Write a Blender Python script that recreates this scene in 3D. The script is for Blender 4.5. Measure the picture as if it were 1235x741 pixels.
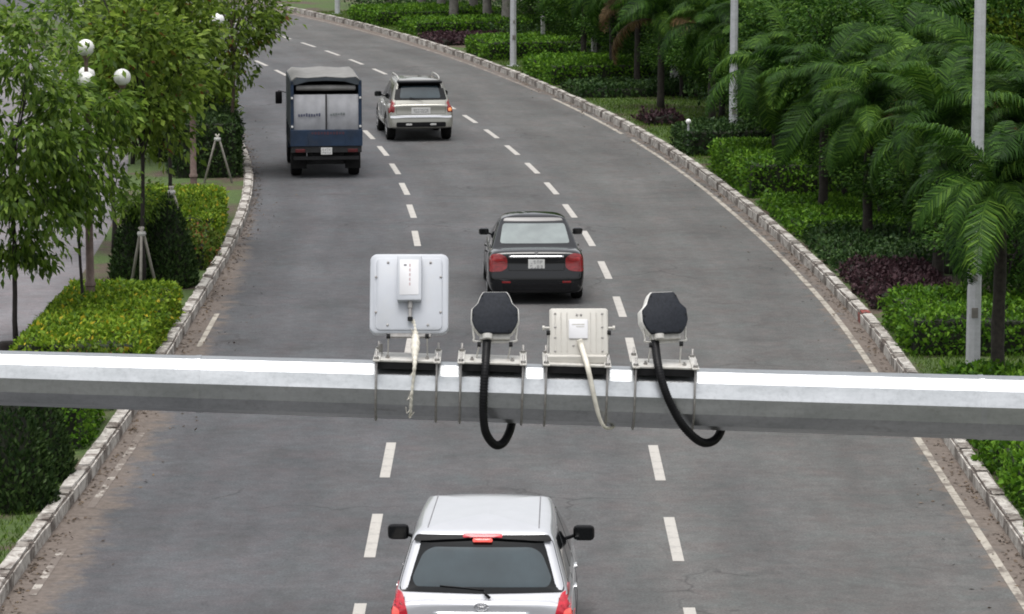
import bpy, bmesh, math, random
import numpy as np
from mathutils import Vector, Matrix
from mathutils.bvhtree import BVHTree

for o in list(bpy.data.objects): bpy.data.objects.remove(o)
scene = bpy.context.scene
COL = scene.collection
rnd = random.Random(7)
rng = np.random.default_rng(11)
PI = math.pi

# ------------------------------------------------------------------ camera
FPX, CX, CY = 4000.0, 617.5, 370.5            # focal length and centre in photo pixels
PITCH = math.atan(600.5 / FPX)
HCAM = math.cos(PITCH) / 0.1107               # 8.93 m: a footbridge above the road
cam_d = bpy.data.cameras.new('camera')
cam_d.sensor_fit = 'HORIZONTAL'; cam_d.sensor_width = 36.0
cam_d.lens = 36.0 * FPX / 1235.0
cam_d.clip_start = 0.5; cam_d.clip_end = 3000
cam = bpy.data.objects.new('camera', cam_d); COL.objects.link(cam)
cam.location = (0, 0, HCAM); cam.rotation_euler = (PI / 2 - PITCH, 0, 0)
scene.camera = cam

# ------------------------------------------------------------------ light: bright overcast day
SUN_EL, SUN_AZ = 80.0, 200.0
w = bpy.data.worlds.new('World'); scene.world = w; w.use_nodes = True
wn = w.node_tree; wn.nodes.clear()
sky = wn.nodes.new('ShaderNodeTexSky'); sky.sky_type = 'NISHITA'; sky.sun_disc = False
sky.sun_elevation = math.radians(SUN_EL); sky.sun_rotation = math.radians(SUN_AZ)
sky.air_density = 1.0; sky.dust_density = 4.0; sky.ozone_density = 1.0
hsv = wn.nodes.new('ShaderNodeHueSaturation'); hsv.inputs['Saturation'].default_value = 0.16
bg = wn.nodes.new('ShaderNodeBackground'); bg.inputs['Strength'].default_value = 0.15
wo = wn.nodes.new('ShaderNodeOutputWorld')
wn.links.new(sky.outputs[0], hsv.inputs['Color']); wn.links.new(hsv.outputs[0], bg.inputs[0]); wn.links.new(bg.outputs[0], wo.inputs[0])
sun_d = bpy.data.lights.new('sun', 'SUN'); sun_d.energy = 1.5; sun_d.angle = math.radians(40); sun_d.color = (1, 0.97, 0.93)
sun = bpy.data.objects.new('sun', sun_d); COL.objects.link(sun)
_az = math.radians(SUN_AZ); _el = math.radians(SUN_EL)
_dir = Vector((math.sin(_az) * math.cos(_el), math.cos(_az) * math.cos(_el), math.sin(_el)))   # towards the sun
sun.rotation_euler = (-_dir).to_track_quat('-Z', 'Y').to_euler(); sun.location = (0, 0, 60)
vs = scene.view_settings
vs.view_transform = 'Standard'; vs.look = 'None'; vs.gamma = 1.0; vs.use_curve_mapping = False; vs.exposure = 0.5
scene.render.engine = 'CYCLES'
scene.cycles.filter_width = 1.9               # the photograph is soft

# ------------------------------------------------------------------ pixel -> place
def ray(px, py):
    u = (px - CX) / FPX; v = (py - CY) / FPX
    return Vector((u, math.cos(PITCH) - v * math.sin(PITCH), -math.sin(PITCH) - v * math.cos(PITCH)))
def on_z(px, py, z=0.0):
    d = ray(px, py); t = (z - HCAM) / d.z
    return Vector((d.x * t, d.y * t, z))
def on_y(px, py, Y):
    d = ray(px, py); t = Y / d.y
    return Vector((d.x * t, Y, HCAM + d.z * t))
# the road: straight to S0, then a left-hand bend; (s, o) = metres along, metres to the right
S0, RB, OB = 54.4, 275.0, 2.0
def road(s, o, z=0.0):
    if s <= S0: return Vector((o, s, z))
    th = (s - S0) / RB; r = RB + o - OB
    return Vector((OB - RB + r * math.cos(th), S0 + r * math.sin(th), z))
def ease(s, a, b, lo, hi):
    t = min(1.0, max(0.0, (s - a) / (b - a))); return lo + (hi - lo) * t * t * (3 - 2 * t)
def o_left(s): return ease(s, 56, 84, -5.60, -5.02) - ease(s, 36, 48, 0.18, 0.0)      # foot of the left kerb
def o_right(s): return ease(s, 52, 76, 6.15, 5.86) + ease(s, 100, 145, 0.0, 0.45)      # foot of the right kerb
def o_lineA(s): return ease(s, 55, 92, -1.72, -1.40)
def o_lineE(s): return ease(s, 52, 76, 5.82, 5.60) + ease(s, 100, 145, 0.0, 0.3)
def heading(s): return max(0.0, (s - S0) / RB)
def to_road(x, y):
    if y <= S0: return y, x
    dx, dy = x - (OB - RB), y - S0
    return S0 + math.atan2(dy, dx) * RB, math.hypot(dx, dy) - RB + OB

# ------------------------------------------------------------------ materials
def new_mat(name):
    m = bpy.data.materials.new(name); m.use_nodes = True
    nt = m.node_tree; b = nt.nodes['Principled BSDF']
    return m, nt, b
def link(nt, a, b): nt.links.new(a, b)
def coord(nt, kind='Object', scale=None, rot=None):
    t = nt.nodes.new('ShaderNodeTexCoord'); s = t.outputs[kind]
    if scale is not None:
        mp = nt.nodes.new('ShaderNodeMapping'); mp.inputs['Scale'].default_value = scale
        link(nt, s, mp.inputs['Vector']); s = mp.outputs[0]
    return s
def uvc(nt, name, scale=(1, 1, 1)):
    t = nt.nodes.new('ShaderNodeUVMap'); t.uv_map = name
    mp = nt.nodes.new('ShaderNodeMapping'); mp.inputs['Scale'].default_value = scale
    link(nt, t.outputs[0], mp.inputs['Vector']); return mp.outputs[0]
def noise(nt, vec, scale=5, detail=4, rough=0.55, dist=0.0):
    n = nt.nodes.new('ShaderNodeTexNoise'); n.inputs['Scale'].default_value = scale
    n.inputs['Detail'].default_value = detail; n.inputs['Roughness'].default_value = rough; n.inputs['Distortion'].default_value = dist
    if vec is not None: link(nt, vec, n.inputs['Vector'])
    return n.outputs['Fac']
def ramp(nt, fac, stops, interp='LINEAR'):
    r = nt.nodes.new('ShaderNodeValToRGB'); cr = r.color_ramp; cr.interpolation = interp
    while len(cr.elements) < len(stops): cr.elements.new(0.5)
    for e, (p, c) in zip(cr.elements, stops):
        e.position = p; e.color = (c if hasattr(c, '__len__') else (c, c, c)) + ((1,) if hasattr(c, '__len__') and len(c) == 3 else ()) if hasattr(c, '__len__') else (c, c, c, 1)
    link(nt, fac, r.inputs[0]); return r.outputs[0]
def mix(nt, fac, a, b, mode='MIX'):
    n = nt.nodes.new('ShaderNodeMix'); n.data_type = 'RGBA'; n.blend_type = mode
    for sock, v in ((n.inputs['Factor'], fac), (n.inputs['A'], a), (n.inputs['B'], b)):
        pass
    fi = n.inputs[0]; ai = n.inputs[6]; bi = n.inputs[7]
    for sock, v in ((fi, fac), (ai, a), (bi, b)):
        if isinstance(v, bpy.types.NodeSocket): link(nt, v, sock)
        elif hasattr(v, '__len__'): sock.default_value = tuple(v) + ((1,) if len(v) == 3 else ())
        else: sock.default_value = v
    return n.outputs[2]
def math_(nt, op, a, b=None, c=None):
    n = nt.nodes.new('ShaderNodeMath'); n.operation = op
    for i, v in enumerate((a, b, c)):
        if v is None: continue
        if isinstance(v, bpy.types.NodeSocket): link(nt, v, n.inputs[i])
        else: n.inputs[i].default_value = v
    return n.outputs[0]
def bump(nt, b, h, strength=0.3, dist=0.01):
    n = nt.nodes.new('ShaderNodeBump'); n.inputs['Strength'].default_value = strength; n.inputs['Distance'].default_value = dist
    link(nt, h, n.inputs['Height']); link(nt, n.outputs[0], b.inputs['Normal'])
def simple(name, col, rough=0.5, metal=0.0, var=0.12, scale=8.0, coat=0.0, bmp=0.0, dirt=None, dirt_amt=0.4):
    m, nt, b = new_mat(name)
    v = coord(nt); n = noise(nt, v, scale, 5)
    lo = tuple(c * (1 - var) for c in col); hi = tuple(min(1, c * (1 + var)) for c in col)
    c = ramp(nt, n, [(0.3, lo), (0.7, hi)])
    if dirt is not None:
        d = ramp(nt, noise(nt, v, scale * 0.7, 8, 0.7, 0.6), [(0.5, 0.0), (0.72, dirt_amt)])
        c = mix(nt, d, c, dirt)
    link(nt, c, b.inputs['Base Color'])
    b.inputs['Roughness'].default_value = rough; b.inputs['Metallic'].default_value = metal
    if coat: b.inputs['Coat Weight'].default_value = coat; b.inputs['Coat Roughness'].default_value = 0.06
    if bmp: bump(nt, b, noise(nt, v, scale * 6, 4), bmp, 0.005)
    return m
def leafmat(name, dark, mid, light, trans=0.3, pos=(0.18, 0.58, 0.95), rough=0.5, spec=0.15, clump=1.2, accent=None, accent_at=0.93, objvar=False):
    m, nt, b = new_mat(name)
    g = nt.nodes.new('ShaderNodeNewGeometry')
    r = g.outputs['Random Per Island']
    n = noise(nt, coord(nt, 'Object'), clump, 3)
    f = math_(nt, 'ADD', math_(nt, 'MULTIPLY', r, 0.62), math_(nt, 'MULTIPLY', n, 0.42))
    if objvar:
        oi = nt.nodes.new('ShaderNodeObjectInfo')
        f = math_(nt, 'ADD', f, math_(nt, 'MULTIPLY', math_(nt, 'SUBTRACT', oi.outputs['Random'], 0.5), 0.38))
    c = ramp(nt, f, [(pos[0], dark), (pos[1], mid), (pos[2], light)])
    if accent is not None:
        k = ramp(nt, math_(nt, 'FRACT', math_(nt, 'MULTIPLY', r, 37.7)), [(accent_at, 0.0), (accent_at + 0.01, 1.0)])
        c = mix(nt, k, c, accent)
    link(nt, c, b.inputs['Base Color']); b.inputs['Roughness'].default_value = rough
    b.inputs['Specular IOR Level'].default_value = spec
    t = nt.nodes.new('ShaderNodeBsdfTranslucent'); link(nt, c, t.inputs['Color'])
    ms = nt.nodes.new('ShaderNodeMixShader'); ms.inputs[0].default_value = trans
    link(nt, b.outputs[0], ms.inputs[1]); link(nt, t.outputs[0], ms.inputs[2])
    link(nt, ms.outputs[0], nt.nodes['Material Output'].inputs['Surface'])
    return m
M = {}
def asphalt(name, tint, tint2, dirt_l, dirt_r):
    """uv 'road' = (offset from axis, distance) in metres"""
    m, nt, b = new_mat(name)
    v = uvc(nt, 'road', (1, 1, 1)); vl = uvc(nt, 'road', (1, 0.12, 1))
    sp = nt.nodes.new('ShaderNodeSeparateXYZ'); link(nt, v, sp.inputs[0])
    o = sp.outputs[0]
    # newer bluish surfacing on the left lanes, older brownish surfacing on the right
    lane = math_(nt, 'ADD', math_(nt, 'DIVIDE', math_(nt, 'ADD', o, 5.6), 11.8), math_(nt, 'MULTIPLY', math_(nt, 'SUBTRACT', noise(nt, vl, 0.7, 5, 0.6, 0.3), 0.5), 0.55))
    tc = ramp(nt, lane, [(0.25, tint), (0.75, tint2)])
    mot = ramp(nt, noise(nt, v, 0.35, 6, 0.6, 0.4), [(0.3, 0.84), (0.7, 1.16)])
    base = mix(nt, 1.0, tc, mot, 'MULTIPLY')
    hue = ramp(nt, noise(nt, v, 1.7, 5, 0.65, 0.4), [(0.3, (0.95, 1.02, 1.02)), (0.5, (1.0, 1.0, 1.0)), (0.72, (1.07, 0.98, 0.97))])
    base = mix(nt, 1.0, base, hue, 'MULTIPLY')
    streak = ramp(nt, noise(nt, vl, 1.1, 5, 0.6), [(0.3, 0.84), (0.7, 1.14)])
    c = mix(nt, 1.0, base, streak, 'MULTIPLY')
    gr = ramp(nt, noise(nt, v, 30, 3, 0.8), [(0.25, 0.62), (0.75, 1.38)])
    c = mix(nt, 1.0, c, gr, 'MULTIPLY')
    mott = ramp(nt, noise(nt, v, 4.5, 5, 0.8), [(0.3, 0.80), (0.7, 1.20)])
    c = mix(nt, 1.0, c, mott, 'MULTIPLY')
    # dark oil and patch stains
    st = ramp(nt, noise(nt, v, 0.55, 7, 0.65, 0.9), [(0.56, 0.0), (0.72, 0.5)])
    c = mix(nt, st, c, (0.045, 0.044, 0.043))
    # pinkish scuffs
    sc = ramp(nt, noise(nt, v, 1.3, 7, 0.7, 0.7), [(0.66, 0.0), (0.76, 0.16)])
    c = mix(nt, sc, c, (0.19, 0.145, 0.125))
    # wheel tracks
    tr = math_(nt, 'MULTIPLY', math_(nt, 'COSINE', math_(nt, 'MULTIPLY', math_(nt, 'ADD', o, 1.72), 2 * PI / 1.87)), 0.045)
    tr = math_(nt, 'ADD', tr, 1.0)
    cb = nt.nodes.new('ShaderNodeCombineXYZ')
    for i_ in range(3): link(nt, tr, cb.inputs[i_])
    c = mix(nt, 1.0, c, cb.outputs[0], 'MULTIPLY')
    # fine cracks, only in places
    vo = nt.nodes.new('ShaderNodeTexVoronoi'); vo.feature = 'DISTANCE_TO_EDGE'; vo.inputs['Scale'].default_value = 0.33
    dv = nt.nodes.new('ShaderNodeVectorMath'); dv.operation = 'ADD'
    nz = nt.nodes.new('ShaderNodeTexNoise'); nz.inputs['Scale'].default_value = 1.2; nz.inputs['Detail'].default_value = 5; link(nt, v, nz.inputs['Vector'])
    link(nt, v, dv.inputs[0]); link(nt, nz.outputs['Color'], dv.inputs[1]); link(nt, dv.outputs[0], vo.inputs['Vector'])
    ck = ramp(nt, vo.outputs['Distance'], [(0.0, 1.0), (0.012, 0.0)])
    cm = ramp(nt, noise(nt, v, 0.22, 3), [(0.55, 0.0), (0.62, 0.6)])
    c = mix(nt, mix(nt, 1.0, ck, cm, 'MULTIPLY'), c, (0.03, 0.03, 0.03))
    # dirt washed along the kerbs
    wob = math_(nt, 'MULTIPLY', math_(nt, 'SUBTRACT', noise(nt, v, 1.6, 7, 0.7, 0.3), 0.5), 1.5)
    ow = math_(nt, 'ADD', o, wob)
    for edge, sgn, wdt in ((dirt_l, 1, 0.44), (dirt_r, -1, 0.30)):
        if edge is None: continue
        d = math_(nt, 'MULTIPLY', math_(nt, 'SUBTRACT', ow, edge), sgn)     # metres from the kerb
        k = ramp(nt, math_(nt, 'DIVIDE', d, 2.0), [(0.0, 0.9), (wdt * 0.5, 0.8), (wdt * 0.85, 0.0)])
        dc = ramp(nt, noise(nt, v, 9, 5, 0.7), [(0.3, (0.10, 0.080, 0.066)), (0.7, (0.185, 0.152, 0.13))])
        c = mix(nt, k, c, dc)
    link(nt, c, b.inputs['Base Color'])
    b.inputs['Roughness'].default_value = 0.85; b.inputs['Specular IOR Level'].default_value = 0.25
    bump(nt, b, noise(nt, v, 60, 3, 0.8), 0.35, 0.006)
    return m
M['road'] = asphalt('asphalt', (0.080, 0.0805, 0.086), (0.098, 0.0965, 0.094), -5.72, 6.15)
M['road2'] = asphalt('asphalt_far', (0.165, 0.155, 0.165), (0.165, 0.155, 0.165), None, None)
def paint_mat(name, col, lo, hi, under):
    m, nt, b = new_mat(name)
    v = coord(nt, 'Object')
    k = ramp(nt, noise(nt, v, 3.2, 8, 0.75, 0.4), [(lo, 0.0), (hi, 1.0)])
    fine = ramp(nt, noise(nt, v, 26, 4, 0.7), [(0.3, 0.85), (0.7, 1.05)])
    c = mix(nt, 1.0, mix(nt, k, under, col), fine, 'MULTIPLY')
    link(nt, c, b.inputs['Base Color']); b.inputs['Roughness'].default_value = 0.7
    return m
M['dash'] = paint_mat('lane_paint', (0.43, 0.41, 0.38), 0.28, 0.50, (0.2, 0.19, 0.18))
M['edge_paint'] = paint_mat('worn_edge_paint', (0.38, 0.35, 0.30), 0.40, 0.54, (0.14, 0.118, 0.10))
M['edge_gone'] = paint_mat('scraped_edge_paint', (0.40, 0.37, 0.33), 0.53, 0.60, (0.148, 0.122, 0.105))
def kerbmat(name, white, under, lo, hi):
    m, nt, b = new_mat(name)
    v = coord(nt, 'Object'); oi = nt.nodes.new('ShaderNodeObjectInfo')
    ad = nt.nodes.new('ShaderNodeVectorMath'); ad.operation = 'ADD'
    cmb = nt.nodes.new('ShaderNodeCombineXYZ')
    link(nt, math_(nt, 'MULTIPLY', oi.outputs['Random'], 57.0), cmb.inputs[0]); link(nt, math_(nt, 'MULTIPLY', oi.outputs['Random'], 31.0), cmb.inputs[1])
    link(nt, v, ad.inputs[0]); link(nt, cmb.outputs[0], ad.inputs[1]); v = ad.outputs[0]
    k = ramp(nt, noise(nt, v, 4.2, 8, 0.72, 0.8), [(lo, 0.0), (hi, 1.0)])
    ud = ramp(nt, noise(nt, v, 9, 5, 0.7), [(0.3, tuple(c * 0.6 for c in under)), (0.7, under)])
    wt = ramp(nt, noise(nt, v, 7, 5, 0.7), [(0.3, tuple(c * 0.8 for c in white)), (0.7, white)])
    link(nt, mix(nt, k, ud, wt), b.inputs['Base Color']); b.inputs['Roughness'].default_value = 0.85
    bump(nt, b, noise(nt, v, 14, 6, 0.7), 0.6, 0.02)
    return m
M['kerb_white'] = kerbmat('kerb_whitewash', (0.54, 0.515, 0.475), (0.15, 0.122, 0.104), 0.36, 0.58)
M['kerb_worn'] = kerbmat('kerb_worn', (0.38, 0.355, 0.32), (0.12, 0.098, 0.084), 0.45, 0.65)
M['kerb_red'] = kerbmat('kerb_red', (0.25, 0.045, 0.035), (0.13, 0.09, 0.08), 0.34, 0.50)
M['mortar'] = simple('mortar', (0.075, 0.06, 0.05), 0.95, var=0.35, scale=6, bmp=0.6)
M['soil'] = simple('soil', (0.085, 0.062, 0.042), 0.95, var=0.45, scale=3, bmp=0.8)
def groundmat():
    m, nt, b = new_mat('verge_ground')
    v = coord(nt, 'Object')
    soil = ramp(nt, noise(nt, v, 5, 6, 0.7), [(0.3, (0.045, 0.034, 0.024)), (0.7, (0.095, 0.07, 0.048))])
    grs = ramp(nt, noise(nt, v, 9, 5, 0.7), [(0.3, (0.03, 0.055, 0.012)), (0.7, (0.075, 0.12, 0.025))])
    k = ramp(nt, noise(nt, v, 0.5, 5, 0.6, 0.5), [(0.42, 0.0), (0.52, 1.0)])
    link(nt, mix(nt, k, soil, grs), b.inputs['Base Color']); b.inputs['Roughness'].default_value = 0.95
    bump(nt, b, noise(nt, v, 12, 5, 0.7), 0.8, 0.03)
    return m
M['verge'] = groundmat()
M['paving'] = simple('pale_paving', (0.30, 0.265, 0.25), 0.85, var=0.2, scale=2, dirt=(0.12, 0.10, 0.09))
M['wall'] = simple('pink_wall', (0.42, 0.27, 0.22), 0.9, var=0.15, scale=1.2, dirt=(0.16, 0.12, 0.10))
M['steel_white'] = None

# ------------------------------------------------------------------ mesh helpers
def mesh_from(name, verts, faces, mat=None, smooth=False):
    me = bpy.data.meshes.new(name); me.from_pydata([tuple(v) for v in verts], [], faces); me.update()
    if mat is not None: me.materials.append(mat)
    if smooth: me.polygons.foreach_set('use_smooth', [True] * len(me.polygons))
    return me
def quads_np(name, V, mat):
    """V: (N,4,3) loose quads, fast"""
    n = len(V); me = bpy.data.meshes.new(name)
    me.vertices.add(n * 4); me.vertices.foreach_set('co', np.ascontiguousarray(V, dtype=np.float32).ravel())
    me.loops.add(n * 4); me.loops.foreach_set('vertex_index', np.arange(n * 4, dtype=np.int32))
    me.polygons.add(n); me.polygons.foreach_set('loop_start', np.arange(0, n * 4, 4, dtype=np.int32)); me.polygons.foreach_set('loop_total', np.full(n, 4, dtype=np.int32))
    me.update(calc_edges=True); me.materials.append(mat); return me
def link_obj(name, data, parent=None, loc=None, rot=None):
    o = bpy.data.objects.new(name, data); COL.objects.link(o)
    if parent is not None: o.parent = parent
    if loc is not None: o.location = loc
    if rot is not None: o.rotation_euler = rot
    return o
def tag(o, label=None, cat=None, group=None, kind=None):
    if label: o['label'] = label
    if cat: o['category'] = cat
    if group: o['group'] = group
    if kind: o['kind'] = kind
    return o
def thing(name, label, cat, loc=(0, 0, 0), rz=0.0, group=None):
    o = link_obj(name, None, None, loc, (0, 0, rz)); o.empty_display_size = 0.2
    return tag(o, label, cat, group)
class MB:
    def __init__(self): self.v = []; self.f = []
    def add(self, vs, fs):
        k = len(self.v); self.v += [Vector(q) for q in vs]; self.f += [tuple(i + k for i in f) for f in fs]; return self
    def box(self, c, s, rot=None, bev=0.0):
        """box, optionally with chamfered edges"""
        bm = bmesh.new(); bmesh.ops.create_cube(bm, size=1.0)
        for q in bm.verts: q.co = Vector((q.co.x * s[0], q.co.y * s[1], q.co.z * s[2]))
        if bev: bmesh.ops.bevel(bm, geom=list(bm.edges), offset=min(bev, min(s) * 0.45), segments=2, affect='EDGES', profile=0.5)
        if rot is not None:
            for q in bm.verts: q.co = rot @ q.co
        for q in bm.verts: q.co += Vector(c)
        bm.verts.index_update()
        self.add([q.co.copy() for q in bm.verts], [[q.index for q in f.verts] for f in bm.faces]); bm.free(); return self
    def tube(self, pts, rad, n=8, cap=True):
        pts = [Vector(q) for q in pts]; m = len(pts)
        rs = rad if hasattr(rad, '__len__') else [rad] * m
        T = []
        for i in range(m):
            t = pts[min(i + 1, m - 1)] - pts[max(i - 1, 0)]
            T.append(t.normalized() if t.length > 1e-9 else Vector((0, 0, 1)))
        a = Vector((1, 0, 0)) if abs(T[0].x) < 0.9 else Vector((0, 1, 0))
        N = (a - T[0] * a.dot(T[0])).normalized()
        vs = []; fs = []
        for i in range(m):
            N = (N - T[i] * N.dot(T[i])).normalized(); B = T[i].cross(N)
            for k in range(n):
                an = 2 * PI * k / n
                vs.append(pts[i] + (N * math.cos(an) + B * math.sin(an)) * rs[i])
        for i in range(m - 1):
            for k in range(n):
                a0 = i * n + k; b0 = i * n + (k + 1) % n
                fs.append((a0, b0, b0 + n, a0 + n))
        if cap: fs.append(tuple(range(n - 1, -1, -1))); fs.append(tuple(range((m - 1) * n, m * n)))
        return self.add(vs, fs)
    def lathe(self, prof, c=(0, 0, 0), n=20, axis='z'):
        """prof: (radius, height) list"""
        vs = []; fs = []; m = len(prof)
        for r, h in prof:
            for k in range(n):
                an = 2 * PI * k / n
                p = (r * math.cos(an), r * math.sin(an), h)
                if axis == 'x': p = (h, p[0], p[1])
                elif axis == 'y': p = (p[1], h, p[0])
                vs.append(Vector(p) + Vector(c))
        for i in range(m - 1):
            for k in range(n):
                a0 = i * n + k; b0 = i * n + (k + 1) % n
                fs.append((a0, b0, b0 + n, a0 + n))
        fs.append(tuple(range(n - 1, -1, -1))); fs.append(tuple(range((m - 1) * n, m * n)))
        return self.add(vs, fs)
    def prism(self, out, z0, z1, bev=0.0):
        """outline of (x, y) points extruded in z"""
        n = len(out); vs = [(x, y, z0) for x, y in out] + [(x, y, z1) for x, y in out]
        fs = [tuple(range(n - 1, -1, -1)), tuple(range(n, 2 * n))] + [(i, (i + 1) % n, n + (i + 1) % n, n + i) for i in range(n)]
        return self.add(vs, fs)
    def xform(self, mat):
        self.v = [mat @ q for q in self.v]; return self
    def mesh(self, name, mat, smooth=False, ang=None):
        me = mesh_from(name, self.v, self.f, mat, smooth)
        bm = bmesh.new(); bm.from_mesh(me); bmesh.ops.recalc_face_normals(bm, faces=bm.faces); bm.to_mesh(me); bm.free()
        if ang is not None:
            me.polygons.foreach_set('use_smooth', [True] * len(me.polygons)); me.set_sharp_from_angle(angle=math.radians(ang))
        return me
    def build(self, name, mat, parent=None, smooth=False, ang=None, loc=None, rot=None):
        return link_obj(name, self.mesh(name, mat, smooth, ang), parent, loc, rot)
def rrect(cx, cy, w_, h_, r, n=5):
    out = []
    for sx, sy, a0 in ((1, 1, 0), (-1, 1, 90), (-1, -1, 180), (1, -1, 270)):
        for k in range(n + 1):
            a = math.radians(a0 + 90 * k / n)
            out.append((cx + sx * (w_ / 2 - r) + r * math.cos(a), cy + sy * (h_ / 2 - r) + r * math.sin(a)))
    return out
def roundpoly(P, r, n=4):
    out = []; m = len(P)
    for i in range(m):
        p = Vector(P[i]); a = Vector(P[i - 1]); b = Vector(P[(i + 1) % m])
        da = (a - p); db = (b - p); k = min(r, da.length * 0.45, db.length * 0.45)
        s = p + da.normalized() * k; e = p + db.normalized() * k
        for j in range(n + 1):
            t = j / n; q = s * (1 - t) ** 2 + p * 2 * t * (1 - t) + e * t * t
            out.append((q.x, q.y))
    return out

# ================================================================== GROUND AND ROADS
def strip(name, s0, s1, offs, z, mat, step=2.0, kind='structure', parent=None, zfun=None):
    ns = int(round((s1 - s0) / step)) + 1
    vs = []; fs = []; uv = []
    no = len(offs)
    for i in range(ns):
        s = s0 + (s1 - s0) * i / (ns - 1)
        for o in offs:
            vs.append(road(s, o, z)); uv.append((o, s))
    for i in range(ns - 1):
        for j in range(no - 1):
            a = i * no + j; fs.append((a, a + 1, a + 1 + no, a + no))
    me = mesh_from(name, vs, fs, mat)
    ul = me.uv_layers.new(name='road')
    for li, l in enumerate(me.loops): ul.data[li].uv = uv[l.vertex_index]
    o = link_obj(name, me, parent)
    if kind and parent is None: o['kind'] = kind
    return o
g = MB().add([(-700, -300, -0.012), (700, -300, -0.012), (700, 1100, -0.012), (-700, 1100, -0.012)], [(0, 1, 2, 3)]).build('ground', M['verge'])
tag(g, kind='structure')
road_o = strip('road', -40, 300, [-5.95, -3, 0, 3, 6.7], 0.0, M['road'])
road2 = strip('opposite_road', -40, 300, [-20.5, -16, -12, -8.05], 0.0, M['road2'])
# raised planting beds
def bed(name, s0, s1, o0, o1, h, mat):
    ns = int((s1 - s0) / 3) + 1; vs = []; fs = []
    for i in range(ns):
        s = s0 + (s1 - s0) * i / (ns - 1)
        a0 = o0(s) if callable(o0) else o0; a1 = o1(s) if callable(o1) else o1
        for o, z in ((a0, -0.01), (a0, h), (a1, h), (a1, -0.01)): vs.append(road(s, o, z))
    for i in range(ns - 1):
        for j in range(3):
            a = i * 4 + j; fs.append((a, a + 1, a + 5, a + 4))
    return tag(link_obj(name, mesh_from(name, vs, fs, mat)), kind='structure')
bed('median', -40, 300, -8.1, lambda s: o_left(s) - 0.2, 0.12, M['verge'])
bed('verge', -40, 300, lambda s: o_right(s) + 0.2, 60, 0.13, M['verge'])
strip('footpath', -40, 300, [17.5, 21, 24.5], 0.136, M['paving'])
# lane marks (each dash is its own piece of the road)
dash_me = {}
def dash(s0, s1, o, wd=0.138, mat=None):
    key = (round(s1 - s0, 1), wd)
    if key not in dash_me:
        L = key[0]; dash_me[key] = MB().add([(-wd / 2, -L / 2, 0), (wd / 2, -L / 2, 0), (wd / 2, L / 2, 0), (-wd / 2, L / 2, 0)], [(0, 1, 2, 3)]).mesh('lane_mark', mat or M['dash'])
    sm = (s0 + s1) / 2; p = road(sm, o, 0.005)
    link_obj('lane_mark', dash_me[key], road_o, p, (0, 0, heading(sm)))
def dash_top(k, a): return a + 4.84 * k if k <= 7 else a + 4.84 * 7 + 4.5 * (k - 7)
for k in range(-6, 28):
    s = dash_top(k, 41.4); dash(s - 2.45, s, 2.0)
    s = dash_top(k, 41.6); dash(s - 2.45, s, o_lineA(s - 1.2))
def line_piece(s0, s1, of, wd, mat, step=1.5):
    vs = []; fs = []; n = max(2, int((s1 - s0) / step) + 1)
    for i in range(n):
        s = s0 + (s1 - s0) * i / (n - 1)
        o = of(s)
        vs += [road(s, o - wd / 2, 0.005), road(s, o + wd / 2, 0.005)]
        if i: a = 2 * i - 2; fs.append((a, a + 1, a + 3, a + 2))
    link_obj('edge_line', mesh_from('edge_line', vs, fs, mat), road_o)
line_piece(0, 90, o_lineE, 0.105, M['edge_paint'])
line_piece(91.5, 103, o_lineE, 0.12, M['edge_paint']); line_piece(105, 150, o_lineE, 0.12, M['edge_gone'])
line_piece(37.2, 39.6, lambda s: o_left(s) + 0.26, 0.10, M['edge_gone']); line_piece(42.0, 47.2, lambda s: o_left(s) + 0.24, 0.10, M['edge_gone']); line_piece(55.0, 58.8, lambda s: o_left(s) + 0.34, 0.09, M['edge_paint'])

# kerbs: mortar bed with one object for each stone
def stone_mesh(L, mat, seed, wd=0.22, h=0.20):
    r = random.Random(seed)
    bm = bmesh.new(); bmesh.ops.create_cube(bm, size=1.0)
    for q in bm.verts: q.co = Vector((q.co.x * wd, q.co.y * L, (q.co.z + 0.5) * (h + 0.05) - 0.05))
    bmesh.ops.bevel(bm, geom=[e for e in bm.edges if abs(e.verts[0].co.z - e.verts[1].co.z) < 0.01 and e.verts[0].co.z > 0.1], offset=0.035, segments=2, affect='EDGES')
    bmesh.ops.subdivide_edges(bm, edges=[e for e in bm.edges if e.calc_length() > L * 0.6], cuts=3)
    for q in bm.verts:
        if q.co.z > 0: q.co += Vector((r.uniform(-.008, .008), r.uniform(-.008, .008), r.uniform(-.010, .007)))
    me = bpy.data.meshes.new('kerb_stone'); bm.to_mesh(me); bm.free(); me.materials.append(mat); return me
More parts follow.
